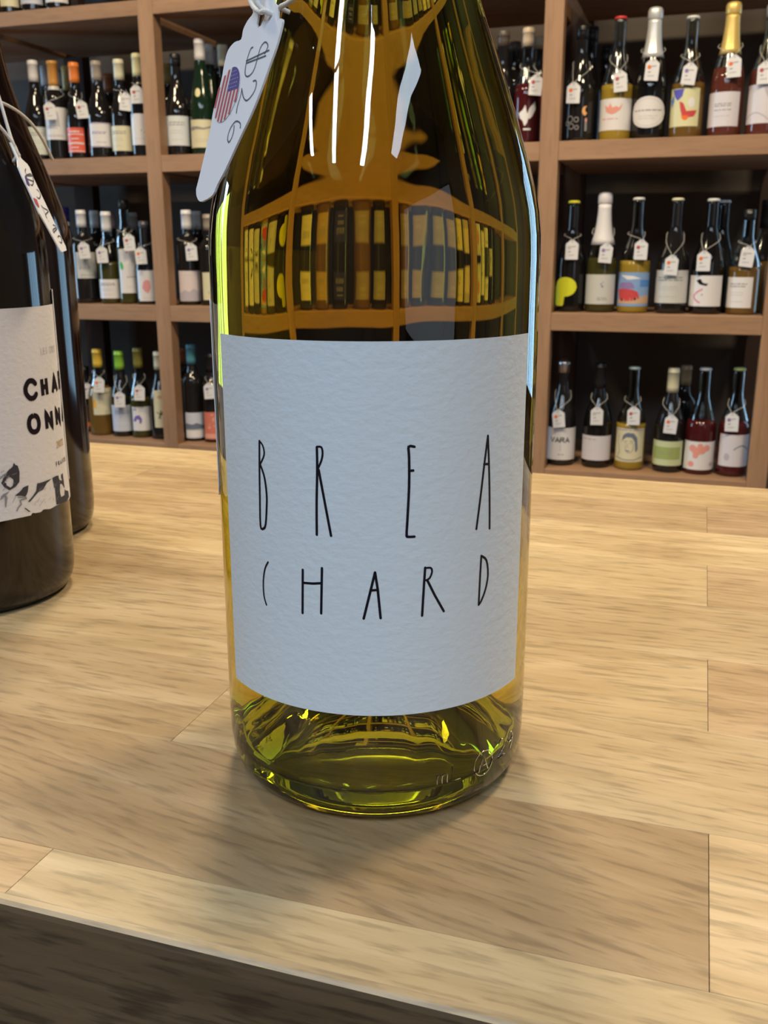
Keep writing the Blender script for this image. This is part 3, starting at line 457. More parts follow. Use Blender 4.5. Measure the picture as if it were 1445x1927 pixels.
# ================================================================ the big bottle
BX, BY = -.0786, .2347; BTH = math.atan2(-BY, -BX)
OUT = [(0.0, .027), (.005, .0268), (.011, .0245), (.018, .018), (.0245, .0095), (.0285, .0035), (.0305, .0012), (.0320, .0004), (.0335, 0), (.0350, .0001), (.0368, .0008), (.0385, .0022), (.0398, .0045), (.0406, .0075), (.0410, .012),
 (.0411, .02), (.0411, .03), (.0411, .05), (.0411, .07), (.0411, .09), (.0411, .11), (.0411, .122), (.0411, .130), (.0411, .1360), (.0409, .1415), (.0403, .1470), (.0391, .1525), (.0376, .158), (.0359, .1632), (.0341, .169), (.0322, .1744), (.0304, .1792), (.0286, .1840), (.0267, .1890),
 (.0249, .1942), (.0227, .2005), (.0206, .2075), (.0186, .2150), (.0171, .2230), (.0160, .2320), (.0152, .2430), (.0148, .2580), (.0146, .2745), (.0150, .2755), (.0168, .2763), (.0169, .2850), (.0160, .2862), (.0150, .2870), (.0149, .2945), (.0142, .2960)]
INN = [(.0102, .2960), (.0095, .2930), (.0095, .2600), (.0098, .2450), (.0108, .2370), (.0122, .2280), (.0136, .2200), (.0154, .2120), (.0180, .2030), (.0210, .1940), (.0240, .1850), (.0270, .1765), (.0298, .1690), (.0322, .1610), (.0346, .1560), (.0360, .1510), (.0370, .1460), (.0375, .1410), (.0376, .1310),
 (.0376, .11), (.0376, .09), (.0376, .07), (.0376, .05), (.0376, .03), (.0374, .018), (.0366, .0125), (.0350, .0088), (.0325, .0072), (.0300, .0080), (.0262, .0130), (.0215, .0205), (.0160, .0275), (.0100, .0325), (.0045, .0340), (0, .0342)]
NSEG = 192
def bump_out(i, k, r, z, a):
    if .0315 < r < .0372 and z < .0012:
        zz = z + (.00055 if (k // 1) % 2 == 0 else 0); return r, zz
    if .12 < z < .26: r += .00022 * noise.noise(Vector((math.cos(a) * 3.5, math.sin(a) * 3.5, z * 16)))
    return r, z
def bump_in(i, k, r, z, a):
    if z > .23: return r, z
    d = .00020 * noise.noise(Vector((math.cos(a) * 5, math.sin(a) * 5, z * 8))) + .00005 * noise.noise(Vector((math.cos(a) * 14, math.sin(a) * 14, z * 90)))
    if z < .02: d *= 3.2
    return max(r + d * (r / .0376), 0), z + (d * .6 if z < .033 and r > .001 else 0)
BOT = thing('white_wine_bottle', 'large clear olive glass bottle of white wine, handwritten white label, front of counter', 'wine bottle', (BX, BY, 0), BTH)
V1, F1 = lathe(OUT[1:], NSEG, False, True, bump_out)
def flipf(F): return [tuple(reversed(f)) for f in F]
V2, F2 = lathe(INN[:-1], NSEG, False, False, bump_in)
# inner surface runs top -> bottom, so the winding already faces the cavity; close punt and join at the lip
n1 = len(V1); mO = len(OUT) - 1; F2 = [tuple(i + n1 for i in f) for f in F2]
m2 = len(INN) - 1; F2.append(tuple(n1 + (m2 - 1) * NSEG + k for k in range(NSEG)))
J = [((mO - 1) * NSEG + k, (mO - 1) * NSEG + (k + 1) % NSEG, n1 + (k + 1) % NSEG, n1 + k) for k in range(NSEG)]
me = mesh('bottle_glass', V1 + V2, F1 + J + F2, True)
at = me.attributes.new('ior', 'FLOAT', 'POINT')
LEVEL = .246
for i, v in enumerate(me.vertices):
    at.data[i].value = 1.5 if (i < n1 or v.co.z > LEVEL + .001) else 1.5 / 1.34
link('glass', me, M['glass'], BOT)
# wine: the cavity's own shape, a hair inside the glass, flat top at the fill level
WP = [(0, .0348)] + [(max(r - .0004, .001), z + (.0005 if z < .05 else 0)) for r, z in reversed(INN[:-1]) if z < LEVEL - .002] + [(.0092, LEVEL)]
Vw, Fw = lathe(WP[1:], 96, True, True, None)
o = link('wine', mesh('wine', Vw, Fw, True), M['wine'], BOT)
Vc, Fc = lathe([(.0094, .252), (.0094, .2945)], 32); link('cork', mesh('cork', Vc, Fc, True), pm('cork'), BOT)
def cylf(R, off=0.0):
    return lambda s, z: ((R + off) * math.cos(s), (R + off) * math.sin(s), z)
def label_mesh(R, a0, a1, z0, z1, n=48, th=.00022, corner=0.0, bottom=None, nz=6):
    """a sheet with thickness wrapped on the cylinder; 'bottom' is an optional ragged lower edge [(a, z)]"""
    V = []; Fc = []
    for s in (0, 1):
        for i in range(n + 1):
            a = a0 + (a1 - a0) * i / n; zb, zt = z0, z1
            if corner:
                e = min(a - a0, a1 - a) * R
                if e < corner: c = corner - math.sqrt(max(0, corner ** 2 - (corner - e) ** 2)); zb += c; zt -= c
            if bottom:
                for (p, q) in zip(bottom, bottom[1:]):
                    if p[0] <= a <= q[0]: zb = p[1] + (q[1] - p[1]) * (a - p[0]) / max(1e-6, q[0] - p[0])
            for j in range(nz + 1):
                z = zb + (zt - zb) * j / nz; r = R + s * th; V.append((r * math.cos(a), r * math.sin(a), z))
    W = nz + 1; S = (n + 1) * W
    for i in range(n):
        for j in range(nz):
            p = i * W + j; Fc.append((S + p, S + p + W, S + p + W + 1, S + p + 1)); Fc.append((p, p + 1, p + W + 1, p + W))
        p = i * W; Fc.append((p, p + W, S + p + W, S + p)); p += nz; Fc.append((p, S + p, S + p + W, p + W))
    for j in range(nz):
        Fc.append((j, S + j, S + j + 1, j + 1)); p = n * W + j; Fc.append((p, p + 1, S + p + 1, S + p))
    return mesh('label', V, Fc, False)
RM = .0412
lab = link('front_label', label_mesh(RM, -.016 - 1.063, -.016 + 1.063, .0313, .1193, 96), M['felt_paper'], BOT); lab['label'] = 'white label reading BREA CHARD in thin black handwriting'
back = link('back_label', label_mesh(RM, -2.35, -1.33, .077, .1265, 48, corner=.003), M['card'], BOT)
ink = Ink()
for st in MAIN_STROKES:
    P = [(p[0] * RM, p[1]) for p in st]
    if len(P) > 3: P = [tuple(v)[:2] for v in smoothline([(p[0], p[1], 0) for p in P], 3)]
    ink.stroke(P, .00058 if len(st) != 5 else .00046, step=.0012)
# small scribbled marks like the photo's blotted joints
o = link('print', ink.wrap(lambda s, z: cylf(RM, .00030)(s / RM, z)), M['ink_black'], lab); o['label'] = 'handwritten letters BREA CHARD'
# raised glass marks on the heel: a volume mark, a circled sign and 29
def emb_tube(pts):
    global EV, EF
    v, f = tube([(.04108 * math.cos(a), .04108 * math.sin(a), z) for a, z in pts], .00016, 5)
    b = len(EV); EV += v; EF += [tuple(i + b for i in q) for q in f]
EV, EF = [], []
for s, (a0, z0), sc_ in (('mL', MAIN_EMB[0], .0042), ('29', (MAIN_EMB[2][0], MAIN_EMB[2][1]), .0048)):
    x = a0 * .0411 - sc_ * .9
    for ch in s:
        for st in FONT[ch]: emb_tube([((x + p[0] * sc_ * .7) / .0411, z0 - sc_ / 2 + p[1] * sc_) for p in st])
        x += sc_
a0, z0 = MAIN_EMB[1]
emb_tube([(a0 + .0034 * math.cos(t * PI / 10) / .0411, z0 + .0034 * math.sin(t * PI / 10)) for t in range(21)])
for st in FONT['A']: emb_tube([(a0 + (p[0] - .5) * .0034 / .0411, z0 - .0022 + p[1] * .0046) for p in st])
me = mesh('embossing', EV, EF, True); at = me.attributes.new('ior', 'FLOAT', 'POINT')
for i in range(len(me.vertices)): at.data[i].value = 1.5
o = link('embossing', me, M['glass'], BOT); o['label'] = 'raised glass marks mL, a circled sign and 29'

# ================================================================ paper tags of the near bottles
def plane_tag(name, label, P0, wv, uv, nv, outline, mat, th=.00045, hole=None, group=None):
    P0 = Vector(P0); wv = Vector(wv).normalized(); uv = Vector(uv).normalized(); nv = Vector(nv).normalized()
    root = bpy.data.objects.new(name, None); C.objects.link(root)
    root.matrix_world = Matrix(((wv.x, uv.x, nv.x, P0.x), (wv.y, uv.y, nv.y, P0.y), (wv.z, uv.z, nv.z, P0.z), (0, 0, 0, 1)))
    root['label'] = label; root['category'] = 'price tag'
    if group: root['group'] = group
    bm = bmesh.new(); loops = [outline] + ([hole] if hole else [])
    es = []
    for lp in loops:
        vs = [bm.verts.new((p[0], p[1], 0)) for p in lp]
        for i in range(len(vs)): es.append(bm.edges.new((vs[i], vs[(i + 1) % len(vs)])))
    bmesh.ops.triangle_fill(bm, use_beauty=True, use_dissolve=False, edges=es)
    bmesh.ops.recalc_face_normals(bm, faces=bm.faces[:])
    if bm.faces and sum(f.normal.z for f in bm.faces) < 0: bmesh.ops.reverse_faces(bm, faces=bm.faces[:])
    r = bmesh.ops.extrude_face_region(bm, geom=bm.faces[:])
    for v in [g for g in r['geom'] if isinstance(g, bmesh.types.BMVert)]: v.co.z += th
    bmesh.ops.recalc_face_normals(bm, faces=bm.faces[:])
    me = bpy.data.meshes.new('card'); bm.to_mesh(me); bm.free()
    link('card', me, mat, root); return root
def flat(z): return lambda s, t: (s, t, z)
n = Vector(TAG1['n']); upv = (Vector((0, 0, 1)) - n * n.z).normalized(); wv = upv.cross(n)
ol = [tuple(v)[:2] for v in smoothline([(p[0], p[1], 0) for p in TAG1['outline'] + TAG1['outline'][:1]], 3)][:-1]
T1 = plane_tag('price_tag', 'white paper price tag with a round flag sticker, tied to the big clear bottle', Vector(TAG1['P0']) + n * .0014, wv, upv, n, ol, M['card'], hole=TAG1['hole'])
ik = Ink()
for st in TAG1['strokes']: ik.stroke([tuple(v)[:2] for v in smoothline([(p[0], p[1], 0) for p in st], 4)], .00030)
o = link('writing', ik.wrap(flat(.00055)), M['ink_pen'], T1); o['label'] = 'handwritten price $26 running down the tag'
# flag sticker: stripes run along the tag, blue corner at the top right
cx0 = sum(p[0] for p in TAG1['flag']) / len(TAG1['flag']); cy0 = sum(p[1] for p in TAG1['flag']) / len(TAG1['flag'])
fr = .0061
stk = link('sticker', mesh('sticker', [(cx0 + fr * math.cos(t * PI / 18), cy0 + fr * math.sin(t * PI / 18), z) for z in (.0005, .00058) for t in range(36)], [tuple(36 + t for t in range(36))] + [(t, (t + 1) % 36, 36 + (t + 1) % 36, 36 + t) for t in range(36)]), pm('white'), T1); stk['label'] = 'round flag sticker'
ik = Ink(); NS = 13; swd = 2 * fr / NS
for i in range(0, NS, 2):
    xc = cx0 - fr + swd * (i + .5); h = math.sqrt(max(0, fr ** 2 - (xc - cx0) ** 2)) * .985
    ytop = cy0 + h if xc < cx0 - .0004 else cy0 + .0006
    ik.rect(xc - swd / 2, xc + swd / 2, cy0 - h, ytop, 1)
link('red_stripes', ik.wrap(flat(.00064)), M['ink_red'], stk)
ik = Ink(); P = [(cx0 + fr * .985 * math.cos(t * PI / 24), cy0 + fr * .985 * math.sin(t * PI / 24)) for t in range(0, 13)]
P = [p for p in P if p[1] > cy0 + .0006]; P = [(cx0 - .0004, cy0 + .0006), (cx0 + fr * .97, cy0 + .0006)] + P + [(cx0 - .0004, cy0 + fr * .98)]
ik.fill(P, 12); link('blue_corner', ik.wrap(flat(.00064)), M['ink_blue'], stk)
ik = Ink()
for i in range(5):
    for j in range(5):
        x = cx0 + .0004 + i * .00095; y = cy0 + .0013 + j * .0009
        if (x - cx0) ** 2 + (y - cy0) ** 2 < (fr * .9) ** 2: ik.ellipse(x, y, .00016, .00016, cols=2)
link('stars', ik.wrap(flat(.00070)), pm('white'), stk)
inv = T1.matrix_world.inverted()
def rout(z):
    for p, q in zip(OUT, OUT[1:]):
        if p[1] <= z <= q[1] and z > .01: return p[0] + (q[0] - p[0]) * (z - p[1]) / max(1e-9, q[1] - p[1])
    return .015
def cord(pts, rad, parent, mat=None, axis=(BX, BY)):
    im = parent.matrix_world.inverted(); ps = []
    for p in smoothline(pts, 8):
        dx, dy = p.x - axis[0], p.y - axis[1]; r = math.hypot(dx, dy); need = rout(p.z) + rad + .0004
        if r < need: p = Vector((axis[0] + dx / r * need, axis[1] + dy / r * need, p.z))
        ps.append(im @ p)
    v, f = tube(ps, rad, 8); return link('string', mesh('string', v, f, True), mat or M['string'], parent)
bpy.context.view_layer.update()
off = n * .0018
def ringpt(a, r, z): return Vector((BX + r * math.cos(a), BY + r * math.sin(a), z))
azt = math.atan2(n.y, n.x)
s1 = [Vector(p) + off for p in TAG1['string']]; s3 = [Vector(p) + off * .6 for p in TAG1['string3']]
cord([ringpt(azt - .5, .0188, .2195), ringpt(azt - .2, .0205, .2110), ringpt(azt - .1, .0240, .2020)] + s1 + [s1[-1] - n * .0030], .00052, T1)
cord([s1[-1] - n * .0030, Vector(TAG1['string2'][1]) + n * .0026, ringpt(azt + .12, .0225, .2060), ringpt(azt + .4, .0190, .2190)], .00052, T1)
cord([s3[0] - n * .0022] + s3 + [ringpt(azt + 1.15, .0262, .1935), ringpt(azt + 1.8, .0225, .2040), ringpt(azt + 2.6, .0192, .2165)], .00050, T1)
cord([ringpt(azt + t * 2 * PI / 24, .0184, .2200 + .001 * math.sin(t)) for t in range(25)], .00050, T1)

# ================================================================ two dark bottles at the left edge of the counter
def dark_bottle(label, x, y, glass, sc=.04 / .0411):
    t = thing('red_wine_bottle', label, 'wine bottle', (x, y, 0), math.atan2(-y, -x), 'dark bottles on the counter')
    pr = [(r * sc, z) for r, z in OUT[1:]]
    v, f = lathe(pr, 96); link('glass', mesh('glass', v, f, True), glass, t)
    v, f = lathe([(r * sc + .0004, z) for r, z in OUT if z > .228 and z < .3] , 48); link('foil_capsule', mesh('foil', v, f, True), pm('black'), t)
    return t
def dark_glass(name, col):
    m, t, b = nt(name); b.inputs['Base Color'].default_value = (*col, 1); b.inputs['Roughness'].default_value = .09; b.inputs['Specular IOR Level'].default_value = .55; b.inputs['Coat Weight'].default_value = .0
    N = t.nodes.new; tc = N('ShaderNodeTexCoord'); mp = N('ShaderNodeMapping'); mp.inputs['Scale'].default_value = (1, 1, .3); n_ = N('ShaderNodeTexNoise'); n_.inputs['Scale'].default_value = 45
    bp = N('ShaderNodeBump'); bp.inputs['Strength'].default_value = .10; bp.inputs['Distance'].default_value = .001
    t.links.new(tc.outputs['Object'], mp.inputs[0]); t.links.new(mp.outputs[0], n_.inputs[0]); t.links.new(n_.outputs['Fac'], bp.inputs['Height']); t.links.new(bp.outputs[0], b.inputs['Normal'])
    return m
DG1 = dark_glass('brown_black_glass', (.010, .006, .004)); DG2 = dark_glass('dark_red_wine_glass', (.010, .004, .003))
D2 = dark_bottle('dark bottle with a white mountain sketch label at the left edge of the counter', -.282, .310, DG1)
D3 = dark_bottle('plain dark bottle standing behind the bottle with the mountain label', -.328, .392, DG2)
RB = .0402
L2 = link('front_label', label_mesh(RB, -.62, 1.50, .0383, .1177, 110, bottom=[(-.62, .0383), (.24, .0383)] + sorted([p for p in LABEL2_BOTTOM if p[0] > .25]) + [(1.52, LABEL2_BOTTOM[-1][1])], nz=8), M['ivory_paper'], D2)
L2['label'] = 'white label with bold dark letters and a pencil mountain sketch'
o = link('back_label', label_mesh(RB + .0003, 1.37, 2.6, .045, .1232, 40, corner=.003), M['card'], D2)
def on2(off): return lambda s, z: cylf(RB, off)(s / RB, z)
ik = Ink(); hh = .0064; wdt = .0052; tk = .0020
def word(s, a0, zb, step, w_=None):
    x = a0 * RB
    for ch in s:
        for st in FONT[ch]:
            P = [(x + p[0] * (w_ or wdt), zb + p[1] * hh) for p in st]
            if ch in 'CO': P = [tuple(v)[:2] for v in smoothline([(p[0], p[1], 0) for p in P], 4)]
            ik.stroke(P, tk, step=.001, cap=(ch in 'C'))
        x += step
word('C', .657, .0837, .0); word('H', .887, .0837, 0, .0030); word('A', 1.075, .0838, 0, .0052); word('R', 1.30, .0838, 0, .004)
word('O', .657, .0705, 0); word('N', .902, .0705, 0, .0040); word('N', 1.108, .0706, 0, .0040); word('A', 1.31, .0706, 0, .005)
o = link('print', ik.wrap(on2(.00036)), M['ink_plum'], L2); o['label'] = 'bold dark letters CHAR and ONNA'
ik = Ink(); write(ik, 'LES CRUS', .92 * RB, .0994, .0011, .0024, .0006, .00026); link('print', ik.wrap(on2(.00036)), M['ink_lightgrey'], L2)
ik = Ink(); write(ik, '2022', 1.05 * RB, .0616, .0015, .0024, .0005, .00042); o = link('print', ik.wrap(on2(.00036)), M['ink_gold'], L2); o['label'] = 'gold year 2022'
ik = Ink(); write(ik, 'FRANCE', 1.005 * RB, .0545, .0008, .0015, .0012, .00034); link('print', ik.wrap(on2(.00036)), M['ink_black'], L2)
ik = Ink()
def sp(k): return [(a * RB, z) for a, z in SKETCH[k]]
ik.fill(sp('peak'), 16, sp('peakhole')); ik.fill(sp('bird'), 10); ik.fill(sp('ridge'), 16); ik.fill(sp('tower'), 18, sp('towerhole')); ik.fill(sp('rock1'), 8); ik.fill(sp('crack'), 6)
o = link('sketch', ik.wrap(on2(.00036)), simple('sketch_charcoal', (.05, .045, .055), .8, bscale=2500), L2); o['label'] = 'dark rock faces of the mountain sketch'
ik = Ink(); ik.fill(sp('leftbit'), 8); ik.fill(sp('branch'), 5)
for st in SKETCH_LINES: ik.stroke([(a * RB, z) for a, z in st], .0005)
rs = random.Random(5)
for i in range(26):
    a = rs.uniform(.62, 1.05) * RB; z = rs.uniform(.0405, .0475); ik.stroke([(a, z), (a + rs.uniform(.0005, .0022), z + rs.uniform(.0002, .0014))], .00013, cap=False)
for i in range(18):
    a = rs.uniform(.27, .42) * RB; z = rs.uniform(.043, .058); ik.stroke([(a, z), (a + rs.uniform(.0005, .002), z + rs.uniform(-.0014, .0024))], .00015, cap=False)
link('sketch', ik.wrap(on2(.00040)), M['ink_grey'], L2)
# its tag
P0 = Vector(TAG2['P0']); wv2 = Vector(TAG2['w']); uv2 = Vector(TAG2['u']); nv2 = uv2.cross(wv2)
if nv2.dot(Vector((0, 0, .1378)) - P0) < 0: nv2 = -nv2
wv2 = uv2.cross(nv2)
sgn = 1 if wv2.dot(Vector(TAG2['w'])) > 0 else -1
fx = lambda P: [(sgn * p[0], p[1]) for p in P]
ol2 = [(-.0150, .0135), (-.0135, .0205), (-.0065, .0215), (-.0048, .0165)] + [(p[0], p[1]) for p in TAG2['outline'][6:]]
T2 = plane_tag('price_tag', 'narrow-looking white price tag with flag sticker, tied to the mountain label bottle', P0 + nv2 * .0012, wv2, uv2, nv2, fx(ol2), M['card'])
ik = Ink()
for st in TAG2['strokes']: ik.stroke(fx([tuple(v)[:2] for v in smoothline([(p[0], p[1], 0) for p in st], 4)]), .0005)
o = link('writing', ik.wrap(flat(.0006)), M['ink_pen'], T2); o['label'] = 'handwritten price running down the tag'
for k, mm in (('blue', 'ink_blue'), ('red', 'ink_red')):
    ik = Ink(); ik.fill(fx(TAG2[k]), 6); link('sticker', ik.wrap(flat(.0006)), M[mm], T2)
bpy.context.view_layer.update()
def ring(cx, cy, az, r, z): return Vector((cx + r * math.cos(az), cy + r * math.sin(az), z))
c2 = (-.282, .310); hp = P0 + wv2 * (sgn * -.0095) + uv2 * .019 + nv2 * .002
az2 = math.atan2(hp.y - c2[1], hp.x - c2[0])
cord([ring(*c2, az2 - 1.6, .0215, .2080), ring(*c2, az2 - 1.0, .0262, .1975), ring(*c2, az2 - .5, .0295, .1895), ring(*c2, az2 - .2, .0320, .1840), hp, hp - uv2 * .004 - nv2 * .003], .0006, T2, axis=c2)
cord([ring(*c2, az2 + .9, .0205, .2150), ring(*c2, az2 + .3, .0262, .2010), hp + uv2 * .004, hp - uv2 * .003], .0006, T2, axis=c2)
c3 = (-.328, .392)
a3 = math.atan2(-c3[1], -c3[0])
S3 = [ring(*c3, a3 + t, r, z) for t, r, z in ((-.6, .0215, .209), (-.1, .0235, .206), (.35, .0250, .2035), (.8, .0275, .199), (1.2, .0300, .1915), (1.55, .0340, .1805))]
cord(S3, .0007, D3, axis=c3)

# ================================================================ the bottles on the shelves
def prof(shape, H, R):
    if shape == 'bordeaux': k = [(0, R - .005), (.0015, R - .0025), (.005, R), (.60 * H, R), (.63 * H, R * .985), (.66 * H, R * .90), (.69 * H, R * .74), (.715 * H, R * .56), (.74 * H, .0170), (.78 * H, .0150), (H, .0142)]
    elif shape == 'flute': k = [(0, R - .005), (.005, R), (.36 * H, R), (.44 * H, R * .96), (.54 * H, R * .83), (.64 * H, R * .66), (.74 * H, R * .50), (.82 * H, .0160), (H, .0142)]
    elif shape == 'champ': k = [(0, R - .006), (.006, R), (.38 * H, R), (.45 * H, R * .97), (.52 * H, R * .88), (.59 * H, R * .73), (.66 * H, R * .57), (.74 * H, .0195), (.84 * H, .0165), (H, .0155)]
    else: k = [(0, R - .005), (.0015, R - .0025), (.005, R), (.42 * H, R), (.47 * H, R * .97), (.53 * H, R * .87), (.59 * H, R * .72), (.65 * H, R * .56), (.71 * H, R * .44), (.77 * H, .0150), (H, .0142)]
    return k
def rad_at(k, z):
    for (a, b) in zip(k, k[1:]):
        if a[0] <= z <= b[0]: return a[1] + (b[1] - a[1]) * (z - a[0]) / max(1e-9, b[0] - a[0])
    return k[-1][1]
def dense(k, step=.012):
    o = [k[0]]
    for a, b in zip(k, k[1:]):
        n = max(1, int((b[0] - a[0]) / step))
        for i in range(1, n + 1): o.append((a[0] + (b[0] - a[0]) * i / n, a[1] + (b[1] - a[1]) * i / n))
    return o
CLEARS = {'olive', 'gold', 'amber', 'red', 'rose'}
def make_bottle(name, desc, loc, H, R, shape, glass, capc, capk, zc, lab, group, cat='wine bottle', seed=0):
    t = thing(name, desc, cat, loc, math.atan2(-loc[1], -loc[0]), group)
    k = prof(shape, H, R); body = 'body'
    if glass in CLEARS:
        zf = (.46 if glass in ('gold', 'amber', 'olive') else .52) * H
        if lab and lab[4] != 'none': zf = max(zf, lab[3] + .006)
        lo = [p for p in k if p[0] < zf] + [(zf, rad_at(k, zf))]; hi = [(zf, rad_at(k, zf))] + [p for p in k if p[0] > zf]
        v, f = lathe([(r, z) for z, r in dense(lo)], 28); link('body', mesh('body', v, f, True), M['g_' + glass], t)
        v, f = lathe([(r, z) for z, r in dense(hi)], 28, True, False); link('neck', mesh('neck', v, f, True), M['clear'], t)
    else:
        v, f = lathe([(r, z) for z, r in dense(k)], 28); link('body', mesh('body', v, f, True), M['g_' + glass], t)
    # cap
    rc = rad_at(k, zc)
    if capk == 'crown': cp = [(.0143, H - .006), (.0165, H - .0055), (.0163, H - .002), (.0150, H + .0006), (.0100, H + .0016)]
    elif capk == 'foil': cp = [(rad_at(k, z) + .0014, z) for z in [zc + (H - zc) * i / 10 for i in range(9)]] + [(.0172, H - .030), (.0195, H - .027), (.0190, H - .008), (.0165, H - .0015), (.011, H + .0015)]
    elif capk == 'dome': cp = [(.0158, zc), (.0160, H - .016), (.0172, H - .014), (.0170, H - .008), (.0140, H - .002), (.008, H + .002)]
    elif capk == 'band': cp = [(rc + .0008, zc), (.0160, zc + .012), (.0160, H - .010), (.0168, H - .0095), (.0168, H - .001), (.0150, H + .0008)]
    else: cp = [(rc + .0010, zc), (.0160, min(zc + .015, H - .014)), (.0160, H - .0125), (.0167, H - .012), (.0167, H - .009), (.0162, H - .0085), (.0160, H - .0015), (.0148, H + .0008)]
    v, f = lathe(cp, 24); link({'crown': 'crown_cap', 'foil': 'foil'}.get(capk, 'cap'), mesh('cap', v, f, True), pm(capc), t)
    if capk == 'band' or capc == 'navy':
        v, f = lathe([(rad_at(k, zc - .012) + .0008, zc - .012), (.0161, zc + .0002)], 24, False, False); link('cap_band', mesh('band', v, f, True), pm('palegrey'), t)
    if lab:
        a0, a1, z0, z1, c, des = lab; z0 = max(z0, .006); Rl = R + .0003
        root = t
        if c != 'none' and des != 'oval':
            root = link('label', label_mesh(Rl, a0, a1, z0, z1, 14, .0003, nz=2), pm(c), t)
        elif des == 'oval':
            ik = Ink(); ik.ellipse((a0 + a1) / 2 * Rl, (z0 + z1) / 2, (a1 - a0) / 2 * Rl, (z1 - z0) / 2, cols=22); root = link('label', ik.wrap(lambda s, z: cylf(Rl, .0003)(s / Rl, z)), pm(c), t)
        draw(root, des, a0 * Rl, a1 * Rl, z0, z1, Rl, seed)
    return t
def draw(root, des, x0, x1, z0, z1, Rl, seed):
    W = x1 - x0; Hh = z1 - z0; rs = random.Random(seed)
    inks = {}
    def I(k):
        if k not in inks: inks[k] = Ink()
        return inks[k]
    X = lambda u: x0 + u * W
    Z = lambda v: z0 + v * Hh
    def lines(k, u0, u1, vs, th=.0016):
        for v in vs:
            u = u0
            while u < u1 - .03:
                e = min(u1, u + rs.uniform(.05, .16)); I(k).stroke([(X(u), Z(v)), (X(e), Z(v))], th, cap=False, step=.004); u = e + .025
    if des == 'lines': lines('ink_grey', .2, .8, [.78, .70], .0026); lines('ink_lightgrey', .25, .7, [.5, .42, .2], .0014)
    elif des == 'script': lines('ink_grey', .12, .55, [.42, .36], .002); lines('ink_grey', .15, .75, [.14, .10], .0012)
    elif des == 'topline': lines('ink_grey', .1, .5, [.86], .0018)
    elif des == 'rightlines': lines('ink_grey', .35, .8, [.66, .60, .48], .0020); lines('ink_lightgrey', .35, .75, [.3], .0014)
    elif des == 'stripes':
        for v in (.72, .38, .34, .04): I('k_palewhite').stroke([(X(.04), Z(v)), (X(.5), Z(v + .02)), (X(.96), Z(v))], .0022, cap=False, step=.004)
        lines('k_palewhite', .25, .75, [.84], .004); lines('k_palewhite', .3, .7, [.55], .003)
        lines('k_palewhite', .3, .7, [.2], .003)
    elif des == 'purple':
        for v in (.03, .97): I('k_purple').stroke([(X(u / 10), Z(v + rs.uniform(-.02, .02))) for u in range(11)], .0018, cap=False)
        lines('k_purple', .12, .75, [.62, .56], .0022); lines('k_purple', .3, .75, [.2], .0014)
    elif des == 'leaves':
        for i in range(5): I('paleleaf' if 0 else 'k_sage').ellipse(X(rs.uniform(.55, .9)), Z(rs.uniform(.35, .6)), .0015, .003, rs.uniform(0, 3), 4)
        lines('ink_lightgrey', .2, .8, [.2], .0014)
    elif des == 'banner': I('ink_grey').fill([(X(.05), Z(.62)), (X(.35), Z(.66)), (X(.6), Z(.64)), (X(.95), Z(.74)), (X(.95), Z(.80)), (X(.6), Z(.70)), (X(.35), Z(.76)), (X(.05), Z(.76))], 12); lines('ink_lightgrey', .25, .8, [.3, .22], .0014)
    elif des == 'leaf': I('k_leafgreen').ellipse(X(.12), Z(.62), .006, .013, .2, 8); lines('ink_grey', .35, .8, [.37], .0025); lines('ink_lightgrey', .35, .8, [.14], .0016); I('ink_red').ellipse(X(.42), Z(.93), .003, .003, 0, 5)
    elif des == 'blot':
        I('k_blot').fill([(X(.22), Z(.42)), (X(.28), Z(.62)), (X(.45), Z(.70)), (X(.62), Z(.66)), (X(.66), Z(.45)), (X(.52), Z(.25)), (X(.38), Z(.30))], 10); I('ink_grey').stroke([(X(.22 + .1 * math.cos(t)), Z(.88 + .05 * math.sin(t))) for t in range(7)], .001); lines('ink_lightgrey', .2, .85, [.1], .0016)
    elif des == 'mountain': I('k_lilacgrey').fill([(X(.02), Z(.02)), (X(.98), Z(.02)), (X(.98), Z(.3)), (X(.7), Z(.42)), (X(.5), Z(.3)), (X(.3), Z(.38)), (X(.02), Z(.25))], 12); lines('ink_lightgrey', .3, .7, [.85], .0014)
    elif des == 'vmark': I('k_plant').stroke([(X(.35), Z(.82)), (X(.5), Z(.66)), (X(.62), Z(.82))], .003); lines('ink_grey', .2, .8, [.3, .24], .0014)
    elif des == 'orangespot': I('k_orangespot').ellipse(X(.5), Z(.22), .009, .008, 0, 8)
    elif des == 'sun': I('k_sun').ellipse(X(.08), Z(.42), .006, .016, 0, 8); lines('ink_grey', .3, .85, [.82], .004); lines('ink_lightgrey', .3, .8, [.6], .0014)
    elif des == 'swirl':
        P = [(X(.05), Z(.42)), (X(.2), Z(.62)), (X(.42), Z(.66)), (X(.55), Z(.5)), (X(.52), Z(.32)), (X(.4), Z(.30)), (X(.42), Z(.44)), (X(.3), Z(.5)), (X(.18), Z(.36))]
        I('k_violet').fill(P, 14); lines('k_violet', .05, .3, [.88], .003)
    elif des == 'plant':
        for t in range(9): a = rs.uniform(0, 6.28); I('k_plant').stroke([(X(.45), Z(.35)), (X(.45) + .014 * math.cos(a), Z(.35) + .014 * math.sin(a))], .0026, step=.004)
        I('k_sand').ellipse(X(.5), Z(.82), .010, .006, 0, 8)
    elif des == 'seascape': I('k_navygrey').fill([(X(.02), Z(.34)), (X(.98), Z(.36)), (X(.98), Z(.48)), (X(.6), Z(.60)), (X(.4), Z(.54)), (X(.02), Z(.58))], 12); I('ink_lightgrey').rect(X(.02), X(.98), Z(.3), Z(.345), 8); I('k_palewhite').rect(X(.02), X(.98), Z(.04), Z(.3), 8)
    elif des == 'coralp':
